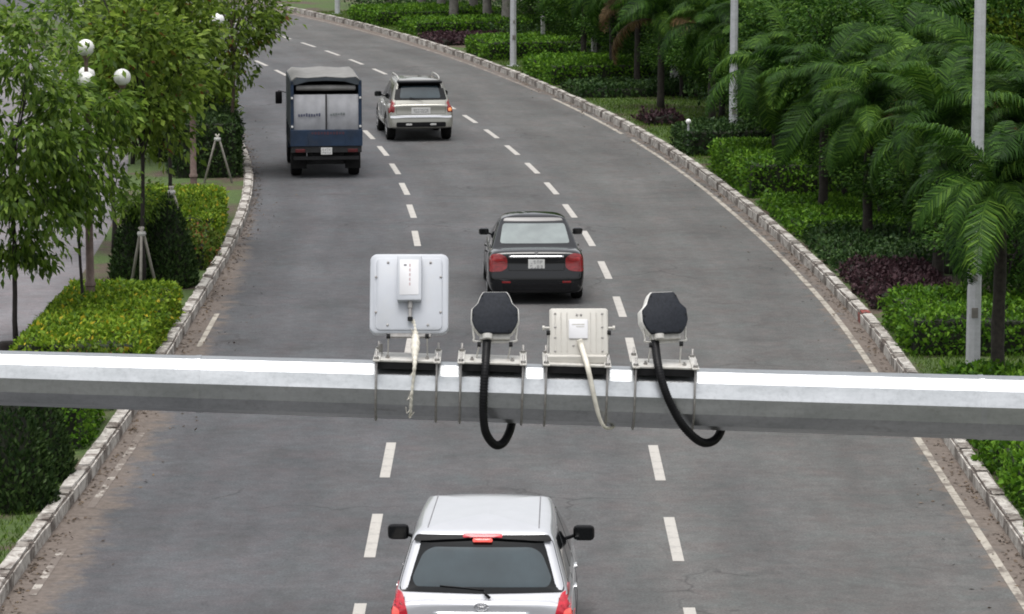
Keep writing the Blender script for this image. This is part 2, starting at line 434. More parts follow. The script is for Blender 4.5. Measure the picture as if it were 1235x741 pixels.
def kerb(name, s0, s1, of, special=()):
    base = MB()
    n = int((s1 - s0) / 2) + 1
    for i in range(n - 1):
        a, b_ = s0 + 2 * i, s0 + 2 * i + 2
        q = [road(a, of(a) - .09, -0.02), road(a, of(a) + .09, -0.02), road(b_, of(b_) + .09, -0.02), road(b_, of(b_) - .09, -0.02)]
        base.add(q + [v + Vector((0, 0, 0.19)) for v in q], [(4, 5, 6, 7), (0, 1, 5, 4), (1, 2, 6, 5), (2, 3, 7, 6), (3, 0, 4, 7)])
    ko = base.build(name, M['mortar']); tag(ko, kind='structure')
    W = [stone_mesh(1.17, M['kerb_white'], 10 + i) for i in range(5)]
    D = [stone_mesh(0.36, M['kerb_worn'], 30 + i) for i in range(4)]
    R_ = stone_mesh(0.36, M['kerb_red'], 50)
    r = random.Random(int(s1 * 10)); s = s0; i = 0
    while s < s1:
        if i % 2 == 0: me, L = r.choice(W), 1.17
        else: me, L = r.choice(D), 0.36
        sm = s + L / 2
        if any(abs(sm - q) < 0.6 for q in special) and i % 2 == 1: me = R_
        if not (r.random() < 0.03 and i % 2 == 1):
            link_obj('kerb_stone', me, ko, road(sm, of(sm), r.uniform(-.012, .008)), (0, r.uniform(-.03, .03), heading(sm) - (of(sm + .4) - of(sm - .4)) / .8 + r.uniform(-.012, .012)))
        s += L + r.uniform(0.004, 0.02); i += 1
    return ko
kerb('right_kerb', 33, 163, lambda s: o_right(s) + 0.125, special=(57.4,))
kerb('left_kerb', 33, 100, lambda s: o_left(s) - 0.125)

# ================================================================== GANTRY ARM AND ITS INSTRUMENTS
AY = 14.09                                     # the arm runs across the road, 14 m ahead of the footbridge
def arm_top_px(x): return 424 + 31 * x / 1235
def arm_bot_px(x): return 488 + 43 * x / 1235
_a = on_y(0, (arm_top_px(0) + arm_bot_px(0)) / 2, AY); _b = on_y(1235, (arm_top_px(1235) + arm_bot_px(1235)) / 2, AY)
PXM = FPX / (AY / ray(617, 475).y)             # pixels per metre at the arm
def arm_c(x):                                  # axis height and radius at world x
    t = (x - _a.x) / (_b.x - _a.x)
    return _a.z + (_b.z - _a.z) * t, (64 + 12 * t) / PXM / 2
def galv(name, lo, hi, rough, metal=0.25):
    m, nt, b = new_mat(name)
    v = coord(nt); vs_ = coord(nt, 'Object', (0.25, 1, 1))
    c = ramp(nt, noise(nt, vs_, 9, 7, 0.65), [(0.3, lo), (0.7, hi)])
    sp_ = ramp(nt, noise(nt, v, 38, 6, 0.75), [(0.32, 0.86), (0.5, 1.0), (0.7, 1.06)])
    c = mix(nt, 1.0, c, sp_, 'MULTIPLY')
    rust = ramp(nt, noise(nt, vs_, 14, 8, 0.75, 0.5), [(0.60, 0.0), (0.80, 0.6)])
    c = mix(nt, rust, c, (0.16, 0.13, 0.11))
    link(nt, c, b.inputs['Base Color']); b.inputs['Roughness'].default_value = rough; b.inputs['Metallic'].default_value = metal
    bump(nt, b, noise(nt, v, 60, 4), 0.08, 0.003)
    return m
M['arm'] = galv('galvanised_paint', (0.40, 0.42, 0.43), (0.60, 0.615, 0.63), 0.33, 0.93)
M['bracket'] = simple('bracket_zinc', (0.50, 0.49, 0.46), 0.5, 0.1, var=0.12, scale=30, dirt=(0.22, 0.17, 0.12), dirt_amt=0.5)
M['zinc_dark'] = simple('zinc_bolt', (0.33, 0.32, 0.31), 0.45, 0.6, var=0.2, scale=60, dirt=(0.15, 0.09, 0.05))
M['black_steel'] = simple('black_channel', (0.012, 0.012, 0.013), 0.6, var=0.3, scale=30)
M['panel_white'] = simple('panel_white', (0.44, 0.46, 0.50), 0.45, var=0.03, scale=12, dirt=(0.5, 0.49, 0.46), dirt_amt=0.25)
M['panel_cream'] = simple('panel_cream', (0.47, 0.455, 0.42), 0.5, var=0.04, scale=14, dirt=(0.45, 0.41, 0.35), dirt_amt=0.35)
M['label_white'] = simple('label_white', (0.60, 0.60, 0.62), 0.4, var=0.03)
M['slate'] = simple('slate_plastic', (0.019, 0.022, 0.029), 0.55, var=0.25, scale=90, bmp=0.3)
M['shell_grey'] = simple('shell_grey', (0.50, 0.49, 0.46), 0.45, 0.1, var=0.12, scale=30, dirt=(0.2, 0.16, 0.12))
M['shell_light'] = simple('shell_light', (0.70, 0.69, 0.66), 0.4, var=0.08, scale=30)
M['hose'] = simple('black_hose', (0.007, 0.007, 0.008), 0.45, var=0.3, scale=30)
for k_ in ('hose', 'slate', 'black_steel'): M[k_].node_tree.nodes['Principled BSDF'].inputs['Specular IOR Level'].default_value = 0.18
M['cable_cream'] = simple('cream_cable', (0.66, 0.63, 0.55), 0.55, var=0.12, scale=40, dirt=(0.3, 0.25, 0.2))
M['ink'] = simple('label_ink', (0.10, 0.10, 0.11), 0.6)
M['ink_red'] = simple('label_ink_red', (0.45, 0.33, 0.34), 0.6)
M['post'] = galv('post_grey', (0.40, 0.41, 0.42), (0.52, 0.53, 0.55), 0.6, 0.1)

xm = 8.2                                        # the mast stands on the right verge, outside the picture
gz, gr = arm_c(xm)
gan = thing('sensor_gantry', 'pale grey tapered polygonal gantry arm stretched over the whole road', 'gantry', (xm, AY, 0.12))
NG = 12
def ngon_loft(stations, n, phase):
    vs = []; fs = []
    for (c, r, ax) in stations:
        for k in range(n):
            a = phase + 2 * PI * k / n
            vs.append(c + (Vector((0, -math.cos(a) * r, math.sin(a) * r)) if ax == 'x' else Vector((math.cos(a) * r, math.sin(a) * r, 0))))
    for i in range(len(stations) - 1):
        for k in range(n):
            a0 = i * n + k; b0 = i * n + (k + 1) % n; fs.append((a0, b0, b0 + n, a0 + n))
    fs.append(tuple(range(n - 1, -1, -1))); fs.append(tuple(range((len(stations) - 1) * n, len(stations) * n)))
    return vs, fs
sts = []
for i in range(25):
    x = -4.6 + (xm - 0.25 + 4.6) * i / 24; z, r = arm_c(x); sts.append((Vector((x - xm, 0, z - 0.12)), r * 1.03, 'x'))
mb = MB(); mb.add(*ngon_loft(sts, NG, math.radians(10)))
arm = mb.build('arm', M['arm'], gan)
for x in (-1.35, 2.02):                         # slip joints between the arm's lengths
    z, r = arm_c(x); mb = MB(); mb.add(*ngon_loft([(Vector((x - xm - .012, 0, z - .12)), r * 1.03 + .0015, 'x'), (Vector((x - xm + .012, 0, z - .12)), r * 1.03 + .003, 'x')], NG, math.radians(10))); mb.build('weld_seam', M['arm'], gan)
z, r = arm_c(-4.6); MB().lathe([(r * 0.7, -0.03), (r * 1.06, -0.02), (r * 1.06, 0.02)], (-4.6 - xm, 0, z - 0.12), 12, 'x').build('end_cap', M['arm'], gan)
mb = MB(); mb.add(*ngon_loft([(Vector((0, 0, 0.03)), 0.24, 'z'), (Vector((0, 0, gz + 0.35)), 0.19, 'z')], 12, 0)); mb.build('mast', M['arm'], gan)
MB().lathe([(0.30, -0.02), (0.30, 0.02)], (-0.24, 0, gz - 0.12), 20, 'x').build('flange', M['arm'], gan)
MB().box((0, 0, 0.015), (0.7, 0.7, 0.03), bev=0.005).build('base_plate', M['arm'], gan)
for k in range(4):
    MB().lathe([(0.03, 0), (0.03, 0.05), (0.018, 0.05), (0.018, 0.1)], (0.27 * (1 if k % 2 else -1), 0.27 * (1 if k > 1 else -1), 0.028), 6).build('anchor_bolt', M['zinc_dark'], gan)

def L_(p, root): return Vector(p) - root.location
def instrument(name, label, cat, xl, xr, group=None):
    xc = (xl + xr) / 2; wc = on_y(xc, arm_top_px(xc), AY).x
    z, r = arm_c(wc)
    t = thing(name, label, cat, (wc, AY, z + r - 0.004), 0, group)
    W = (xr - xl) / PXM; slope = (_b.z - _a.z) / (_b.x - _a.x)
    R = Matrix.Rotation(-math.atan(slope), 3, 'Y')
    pz = 0.020
    # channel under the plate, plate, clamp ears, U-bolts with nuts
    MB().box((0, -0.098, pz - 0.017), (W * 0.96, 0.005, 0.030)).box((0, 0.098, pz - 0.017), (W * 0.96, 0.005, 0.030)).box((0, 0, pz - 0.006), (W * 0.96, 0.195, 0.006)).xform(R.to_4x4()).build('channel', M['black_steel'], t)
    MB().box((0, 0, pz + 0.003), (W, 0.205, 0.009), bev=0.002).xform(R.to_4x4()).build('mounting_plate', M['bracket'], t)
    for s in (-1, 1):
        x = s * (W / 2 - 0.012)
        MB().box((x, 0, pz + 0.011), (0.030, 2 * r + 0.075, 0.007), bev=0.002).xform(R.to_4x4()).build('clamp_ear', M['bracket'], t)
        rr = r * 1.03 + 0.0065; zc = -r + 0.004
        pts = [(x, -rr, pz + 0.05)]
        pts += [(x, -rr * math.cos(a), zc - rr * math.sin(a)) for a in [PI * k / 16 for k in range(17)]]
        pts += [(x, rr, pz + 0.05)]
        ub = MB().tube([R @ Vector(q) for q in pts], 0.0048, 8).build('u_bolt', M['zinc_dark'], t, smooth=True)
        for yy in (-rr, rr):
            MB().lathe([(0.011, 0), (0.011, 0.011)], R @ Vector((x, yy, pz + 0.0145)), 6).build('nut', M['zinc_dark'], ub)
    for s in (-0.3, 0.3):
        MB().lathe([(0.009, 0), (0.009, 0.008), (0.005, 0.008), (0.005, 0.016)], R @ Vector((s * W, -0.05, pz + 0.007)), 6).build('plate_bolt', M['zinc_dark'], t)
    return t, pz
def loc_of(px, py, t, dy=0.0): return on_y(px, py, AY + dy) - t.location
def flat_box(outline, z0, z1, mat, name, parent, M4, bev=0.004):
    """outline in the panel plane; rounded front edge on the camera side (z1)"""
    n = len(outline); cx = sum(p[0] for p in outline) / n; cy = sum(p[1] for p in outline) / n
    def sc(k): return [(cx + (x - cx) * (1 - k / max(1e-6, math.hypot(x - cx, y - cy))), cy + (y - cy) * (1 - k / max(1e-6, math.hypot(x - cx, y - cy)))) for x, y in outline]
    rings = [(outline, z0), (outline, z1 - bev), (sc(bev * 0.3), z1 - bev * 0.3), (sc(bev), z1)]
    vs = [(x, y, z) for o_, z in rings for x, y in o_]; fs = []
    for i in range(3):
        for k in range(n): fs.append((i * n + k, i * n + (k + 1) % n, (i + 1) * n + (k + 1) % n, (i + 1) * n + k))
    fs += [tuple(range(n - 1, -1, -1)), tuple(range(3 * n, 4 * n))]
    return MB().add(vs, fs).xform(M4).build(name, mat, parent, ang=35)
def panel_frame(t, px, py, tilt, dy=0.02, yaw=0.0):
    """frame in the panel plane: x right, y up the panel, z out of its back towards the footbridge"""
    c = loc_of(px, py, t, dy)
    a = math.radians(tilt)
    up = Vector((0, math.sin(a), math.cos(a))); nz = Vector((0, -math.cos(a), math.sin(a))); rx = Vector((1, 0, 0))
    m = Matrix((rx, up, nz)).transposed()
    m = Matrix.Rotation(math.radians(yaw), 3, 'Z') @ m
    return Matrix.Translation(c) @ m.to_4x4()
def screw(M4, x, y, z, r, parent, mat=None, name='screw'):
    MB().lathe([(r, 0), (r, r * 0.6), (r * 0.5, r * 0.9)], (x, y, z), 8).xform(M4).build(name, mat or M['zinc_dark'], parent)
def smooth_path(P, n=8):
    P = [Vector(p) for p in P]; out = []
    for i in range(len(P) - 1):
        p0 = P[max(i - 1, 0)]; p1 = P[i]; p2 = P[i + 1]; p3 = P[min(i + 2, len(P) - 1)]
        for k in range(n):
            t = k / n
            out.append(0.5 * ((2 * p1) + (p2 - p0) * t + (2 * p0 - 5 * p1 + 4 * p2 - p3) * t * t + (3 * p1 - p0 - 3 * p2 + p3) * t ** 3))
    out.append(P[-1]); return out
def corrugated(path, r, parent, name, mat):
    pts = smooth_path(path, 26); rs = [r * (1.0 + 0.09 * math.cos(i * 2 * PI / 3.0)) for i in range(len(pts))]
    return MB().tube(pts, rs, 12).build(name, mat, parent, smooth=True)
def yoke(t, pz, xs, top_pts, mat, wd=0.016):
    for x, tp in zip(xs, top_pts):
        foot = Vector((x, 0.02, pz + 0.004)); d = (tp - foot)
        mid = foot + d / 2; rot = Vector((0, 0, 1)).rotation_difference(d.normalized()).to_matrix()
        MB().box((0, 0, 0), (0.005, wd, d.length + 0.01), bev=0.001).xform(Matrix.Translation(mid) @ rot.to_4x4()).build('yoke_arm', mat, t)
        MB().lathe([(0.011, -0.008), (0.011, 0.008)], tp + Vector((0, -0.006, -0.035 if False else 0)), 8, 'x').build('pivot', M['black_steel'], t)

# --- large white square antenna
t, pz = instrument('antenna_panel', 'large white square antenna panel with a slim box on its back', 'antenna', 452, 531)
F = panel_frame(t, 493.5, 354, 24, 0.03)
w1, h1 = 95 / PXM, 97 / PXM / 0.97
out = rrect(0, 0, w1, h1, 0.032)
dish = flat_box(out, -0.030, 0.0, M['panel_white'], 'panel', t, F, 0.012)
flat_box(rrect(0, -0.004, w1 * .84, h1 * .90, 0.02), -0.002, 0.006, M['panel_white'], 'back_plate', t, F, 0.004)
bx = (494 - 493.5) / PXM; by = (354 - 338) / PXM
box_ = flat_box(rrect(bx, by, 29 / PXM, 56 / PXM, 0.005), 0.004, 0.046, M['panel_white'], 'electronics_box', t, F, 0.004)
lb = flat_box(rrect(bx - 0.001, by + 0.002, 23 / PXM, 44 / PXM, 0.003), 0.0455, 0.0472, M['label_white'], 'label', box_, F, 0.0005)
for k in range(5):
    MB().box((bx + 0.002, by + 0.055 - k * 0.021, 0.0475), (0.006, 0.013, 0.0006)).xform(F).build('print_mark', M['ink_red'], box_)
MB().box((bx - 0.018, by + 0.056, 0.0475), (0.012, 0.007, 0.0006)).xform(F).build('print_mark', M['ink'], box_)
for x, y in ((-.27, .38), (.27, .38), (-.42, .20), (.40, .20), (-.42, -.24), (.40, -.24), (-.27, -.40), (.24, -.40)):
    screw(F, x * w1, y * h1, 0.005, 0.0055, t)
MB().lathe([(0.011, 0), (0.011, -0.03), (0.008, -0.032), (0.008, -0.075)], (0, 0, 0), 10, 'y').xform(F @ Matrix.Translation((bx + .004, by - 28 / PXM, 0.022))).build('cable_gland', M['zinc_dark'], t)
MB().lathe([(0.012, 0), (0.012, -0.014)], (0, 0, 0), 10, 'y').xform(F @ Matrix.Translation((bx + .004, by - 28 / PXM - 0.07, 0.022))).build('gland_nut', M['black_steel'], t)
path = [loc_of(497.5, 386, t, -0.02), loc_of(500.5, 395, t, -0.03), loc_of(501, 408, t, -0.05), loc_of(500.5, 428, t, -0.11), loc_of(500, 442, t, -0.145), loc_of(498, 462, t, -0.15), loc_of(496, 482, t, -0.148), loc_of(495, 500, t, -0.12), loc_of(494, 503, t, -0.05)]
pts = smooth_path(path, 10)
rs = []
for i in range(len(pts)):
    k = i / (len(pts) - 1)
    rs.append(0.0095 + 0.010 * math.exp(-((k - 0.30) / 0.085) ** 2) - 0.0035 * min(1, max(0, (k - 0.42) / 0.2)) + 0.0012 * math.sin(i * 1.7))
MB().tube(pts, rs, 10).build('cable', M['cable_cream'], t, smooth=True)
for i in (14, 20, 27, 44, 58, 66, 70):
    q = pts[i]; MB().tube([q, q + Vector((rnd.uniform(-.02, .02), -0.008, -.015)), q + Vector((rnd.uniform(-.025, .025), -0.012, .012))], 0.0018, 5).build('cable_tie', M['cable_cream'], t)
yoke(t, pz, [-0.085, 0.085], [F @ Vector((-0.088, -h1 * .5 - 0.008, -0.012)), F @ Vector((0.078, -h1 * .5 - 0.008, -0.012))], M['shell_grey'])
MB().box((0, -h1 * .47, -0.016), (0.19, 0.05, 0.022), bev=0.002).xform(F).build('hinge_bracket', M['zinc_dark'], t)
MB().lathe([(0.009, 0), (0.009, 0.045), (0.006, 0.05)], (-0.118, 0.06, pz + 0.006), 8).build('stud', M['zinc_dark'], t)

# --- dark slate sensor heads on black hoses
def sensor(label, xl, xr, px, yaw, hose, gl):
    t, pz = instrument('traffic_sensor', label, 'sensor', xl, xr, None)
    F = panel_frame(t, px, 378, 24, 0.02, yaw)
    k = 1 / PXM
    top = [(-14, 26), (14, 26), (17.5, 20), (20.5, 12), (27.5, 5), (28, -9), (25, -17), (19, -25), (-19, -25), (-25, -17), (-28, -9), (-27.5, 5), (-20.5, 12), (-17.5, 20)]
    o_ = roundpoly([(x * k, y * k) for x, y in top], 0.006, 3)[::-1]
    o2 = [(x * 1.045, y * 1.045 + 0.001) for x, y in o_]
    o2 = [(x, y if y > -0.02 else y * 0.93) for x, y in o2]
    flat_box(o2[::-1], -0.062, -0.006, M['shell_light'], 'shell', t, F, 0.006)
    flat_box(o_[::-1], -0.012, 0.010, M['slate'], 'back_cover', t, F, 0.006)
    flat_box(rrect(0, -0.098, 0.13, 0.030, 0.006), -0.052, -0.012, M['shell_grey'], 'lower_housing', t, F, 0.005)
    for x, y in ((-.055, .075), (.055, .075), (-.093, -.01), (.093, -.01), (-.06, -.078), (.06, -.078)): screw(F, x, y, 0.009, 0.004, t, M['black_steel'])
    # wire yoke round the lower half
    wp = [(-0.092, 0.012, -0.03), (-0.095, -0.04, -0.03), (-0.09, -0.10, -0.03), (-0.078, -0.118, -0.03), (0.078, -0.118, -0.03), (0.09, -0.10, -0.03), (0.095, -0.04, -0.03), (0.092, 0.012, -0.03)]
    MB().tube([F @ Vector(q) for q in smooth_path(wp, 5)], 0.0048, 8).build('wire_yoke', M['shell_grey'], t, smooth=True)
    yoke(t, pz, [-0.068, 0.068], [F @ Vector((-0.068, -0.13, -0.03)), F @ Vector((0.068, -0.13, -0.03))], M['bracket'], 0.02)
    MB().lathe([(0.022, 0.0), (0.022, -0.02), (0.019, -0.024)], (0, 0, 0), 12, 'y').xform(F @ Matrix.Translation((gl * k, -0.093, 0.0))).build('hose_collar', M['shell_grey'], t)
    corrugated([loc_of(x, y, t, d) for x, y, d in hose], 0.0175, t, 'hose', M['hose'])
    return t
sensor('dark slate sensor head whose narrow hose loop hangs straight below the arm', 553, 634, 597, 0,
       [(588, 404, 0.0), (587, 416, -0.03), (585.5, 440, -0.13), (583.5, 470, -0.165), (583, 500, -0.165), (586, 522, -0.15), (596, 536, -0.10), (606, 535, -0.04), (614, 522, 0.03), (618, 505, 0.10), (619, 485, 0.16)], -9)
sensor('dark slate sensor head turned aside with its hose swept out in a wide loop', 762, 840, 801.5, 14,
       [(790, 406, 0.0), (790.5, 418, -0.03), (794, 442, -0.13), (801, 468, -0.165), (811, 492, -0.165), (824, 514, -0.15), (840, 530, -0.10), (852, 534.5, -0.04), (863, 530, 0.02), (870, 518, 0.09), (872, 500, 0.16)], -10)

# --- cream square panel
t, pz = instrument('antenna_panel', 'small cream antenna panel with ribbed back and cream cable', 'antenna', 655, 735)
F = panel_frame(t, 698, 400.5, 24, 0.02)
w3, h3 = 71 / PXM, 58 / PXM / 0.97
pn = flat_box(rrect(0, 0, w3, h3, 0.014), -0.026, 0.0, M['panel_cream'], 'panel', t, F, 0.008)
for k in range(9):
    x = -w3 * .40 + k * w3 * .8 / 8
    if abs(x) < 0.045: continue
    MB().box((x, 0, 0.001), (0.004, h3 * .82, 0.004), bev=0.001).xform(F).build('rib', M['panel_cream'], pn)
flat_box(rrect(-0.002, 0.012, 23 / PXM, 24 / PXM, 0.004), 0.0, 0.006, M['label_white'], 'label', pn, F, 0.002)
MB().box((-0.002, 0.032, 0.0065), (0.055, 0.005, 0.0006)).xform(F).build('print_mark', M['shell_grey'], pn)
MB().box((0.006, 0.022, 0.0065), (0.035, 0.004, 0.0006)).xform(F).build('print_mark', M['shell_grey'], pn)
for x, y in ((-.40, .38), (.40, .38), (-.40, .10), (.40, .10), (-.40, -.12), (.40, -.12), (-.40, -.40), (.40, -.40), (-.03, .36), (.04, .36), (-.09, -.28), (.08, -.28)):
    screw(F, x * w3, y * h3, 0.0, 0.005, t)
for s in (-1, 1):
    MB().lathe([(0.006, 0), (0.006, 0.022 * s), (0.011, 0.022 * s), (0.011, 0.032 * s)] if s > 0 else [(0.011, -0.032), (0.011, -0.022), (0.006, -0.022), (0.006, 0)], (s * w3 / 2 * 0.98, 0.02, -0.012), 8, 'x').xform(F).build('side_bolt', M['panel_cream'], t)
MB().box((0, -h3 * .52, -0.03), (w3 * .92, 0.035, 0.03), bev=0.002).xform(F).build('hinge_bracket', M['shell_grey'], t)
yoke(t, pz, [-0.125, 0.125], [F @ Vector((-w3 / 2 - .004, 0.0, -0.012)), F @ Vector((w3 / 2 + .004, 0.0, -0.012))], M['bracket'], 0.02)
MB().box((0, -0.01, pz + 0.022), (0.26, 0.10, 0.032), bev=0.004).build('bracket_block', M['panel_cream'], t)
path = [loc_of(699, 410, t, -0.012), loc_of(702, 420, t, -0.03), loc_of(708, 440, t, -0.13), loc_of(713, 462, t, -0.15), loc_of(718, 485, t, -0.15), loc_of(723, 504, t, -0.14), loc_of(729, 515, t, -0.12), loc_of(737, 516, t, -0.05), loc_of(744, 509, t, 0.05), loc_of(746, 495, t, 0.12)]
pts = smooth_path(path, 8)
rs = [0.0135 - 0.0065 * min(1, i / (len(pts) * 0.75)) for i in range(len(pts))]
MB().tube(pts, rs, 10).build('cable', M['cable_cream'], t, smooth=True)

# ================================================================== VEHICLES
def carpaint(name, col, metal, rough=0.28, coat=1.0):
    m, nt, b = new_mat(name)
    v = coord(nt)
    d = ramp(nt, noise(nt, v, 3, 6, 0.7), [(0.35, 0.92), (0.7, 1.0)])
    link(nt, mix(nt, 1.0, col, d, 'MULTIPLY'), b.inputs['Base Color'])
    b.inputs['Metallic'].default_value = metal; b.inputs['Roughness'].default_value = rough
    b.inputs['Coat Weight'].default_value = coat; b.inputs['Coat Roughness'].default_value = 0.05
    return m
def glassmat(name, col, ior=1.6, rough=0.04):
    m, nt, b = new_mat(name)
    v = coord(nt); n = noise(nt, v, 2.2, 4)
    link(nt, ramp(nt, n, [(0.35, tuple(c * 0.8 for c in col)), (0.7, tuple(c * 1.2 for c in col))]), b.inputs['Base Color'])
    b.inputs['Roughness'].default_value = rough; b.inputs['IOR'].default_value = ior
    return m
M['paint_silver'] = carpaint('paint_silver', (0.56, 0.57, 0.60), 0.3, 0.35)
M['paint_black'] = carpaint('paint_black', (0.003, 0.0035, 0.005), 0.0, 0.12, 1.0); M['paint_black'].node_tree.nodes['Principled BSDF'].inputs['Specular IOR Level'].default_value = 0.1
M['paint_champagne'] = carpaint('paint_champagne', (0.32, 0.315, 0.28), 0.4, 0.35)
M['paint_blue'] = simple('paint_truck_blue', (0.010, 0.026, 0.058), 0.45, var=0.3, scale=3, dirt=(0.06, 0.055, 0.05), dirt_amt=0.35)
M['glass_dark'] = glassmat('glass_black', (0.006, 0.007, 0.008), 1.38)
M['glass_rear'] = glassmat('glass_tinted', (0.030, 0.047, 0.056), 1.65)
M['glass_film'] = glassmat('glass_reflective_film', (0.17, 0.20, 0.195), 2.6)
M['trim'] = simple('black_trim', (0.008, 0.008, 0.009), 0.45, var=0.25, scale=20); M['trim'].node_tree.nodes['Principled BSDF'].inputs['Specular IOR Level'].default_value = 0.15
M['rubber'] = simple('tyre_rubber', (0.014, 0.014, 0.014), 0.85, var=0.3, scale=25)
M['rubber'].node_tree.nodes['Principled BSDF'].inputs['Specular IOR Level'].default_value = 0.15
M['rim'] = simple('alloy', (0.45, 0.45, 0.46), 0.35, 0.8)
M['chrome'] = simple('chrome', (0.80, 0.80, 0.81), 0.15, 0.9, var=0.04)
M['plate'] = simple('number_plate', (0.66, 0.66, 0.64), 0.5, var=0.05)
M['plate_ink'] = simple('plate_ink', (0.16, 0.16, 0.17), 0.6)
M['groove'] = simple('roof_groove_grey', (0.16, 0.16, 0.17), 0.6)
M['seam'] = simple('panel_gap', (0.01, 0.01, 0.01), 0.9)
def lampmat(name, col, emit=0.0):
    m, nt, b = new_mat(name)
    v = coord(nt, 'Object', (1, 1, 3)); wv = noise(nt, v, 14, 2)
    link(nt, ramp(nt, wv, [(0.35, tuple(c * 0.6 for c in col)), (0.65, col)]), b.inputs['Base Color'])
    b.inputs['Roughness'].default_value = 0.18; b.inputs['Coat Weight'].default_value = 0.6
    if emit: b.inputs['Emission Color'].default_value = (*col, 1); b.inputs['Emission Strength'].default_value = emit
    return m
M['lamp_red'] = lampmat('lamp_red', (0.24, 0.008, 0.010))
M['lamp_lens'] = lampmat('lamp_lens', (0.36, 0.02, 0.022))
M['lamp_red_lit'] = lampmat('lamp_red_lit', (0.52, 0.012, 0.030), 0.14)
M['lamp_hot'] = lampmat('lamp_bulb', (0.85, 0.09, 0.07), 0.45)
M['lamp_amber'] = lampmat('lamp_amber', (0.85, 0.30, 0.12), 0.4)
M['lamp_clear'] = lampmat('lamp_clear', (0.62, 0.62, 0.60))

def evaluated(o):
    dg = bpy.context.evaluated_depsgraph_get(); return bpy.data.meshes.new_from_object(o.evaluated_get(dg))
def car_lower(st, W, axles, wr, prof_r, mat, parent):
    """st: (y, half width factor, z bottom, z top); prof_r(z): push of the tail forward at height z"""
    rings = []
    for y, wf, zb, zt in st:
        h = W / 2 * wf
        half = [(0, zt), (.42 * h, zt - .003), (.72 * h, zt - .012), (.87 * h, zt - .032), (.95 * h, zt - .085), (.99 * h, zt - .17), (h, min(zt - .25, .66)), (1.0 * h, .50), (.985 * h, .36), (.95 * h, zb + .03), (.86 * h, zb), (.5 * h, zb - .01), (0, zb - .01)]
        ring = half + [(-x, z) for x, z in half[-2:0:-1]]
        rings.append([Vector((x, y + max(0, 1 - max(0, y) / 0.55) * prof_r(z), z)) for x, z in ring])
    n = len(rings[0]); vs = [p for r_ in rings for p in r_]; fs = []
    for i in range(len(rings) - 1):
        for k in range(n): fs.append((i * n + k, i * n + (k + 1) % n, (i + 1) * n + (k + 1) % n, (i + 1) * n + k))
    for base, r_, flip in ((0, rings[0], 1), ((len(rings) - 1) * n, rings[-1], 0)):
        h_ = n // 2                                        # close the ends with strips across
        for k in range(h_):
            a, b_ = base + k, base + k + 1; c, d = base + (n - k - 1) % n, base + (n - k) % n
            q = [a, b_, c, d] if k > 0 else [a, b_, c]
            if k == h_ - 1: q = [a, b_, d]
            fs.append(tuple(q) if flip else tuple(reversed(q)))
    me = MB().add(vs, fs).mesh('body', mat)
    tmp = bpy.data.objects.new('tmp', me); COL.objects.link(tmp)
    sd = tmp.modifiers.new('s', 'SUBSURF'); sd.levels = 2; sd.render_levels = 2
    cut = MB()
    for ya in axles:
        for s in (-1, 1):
            x0, x1 = sorted((s * (W / 2 + .15), s * (W / 2 - .30)))
            cut.lathe([(wr + .055, x0), (wr + .055, x1)], (0, ya, wr + .01), 28, 'x')
    co = cut.build('cut', mat)
    bo = tmp.modifiers.new('b', 'BOOLEAN'); bo.operation = 'DIFFERENCE'; bo.object = co; bo.solver = 'EXACT'
    bpy.context.view_layer.update()
    me2 = evaluated(tmp); me2.name = 'body'
    bpy.data.objects.remove(tmp); bpy.data.objects.remove(co)
    me2.polygons.foreach_set('use_smooth', [True] * len(me2.polygons)); me2.set_sharp_from_angle(angle=math.radians(42))
    if len(me2.materials) == 0: me2.materials.append(mat)
    return link_obj('body', me2, parent)
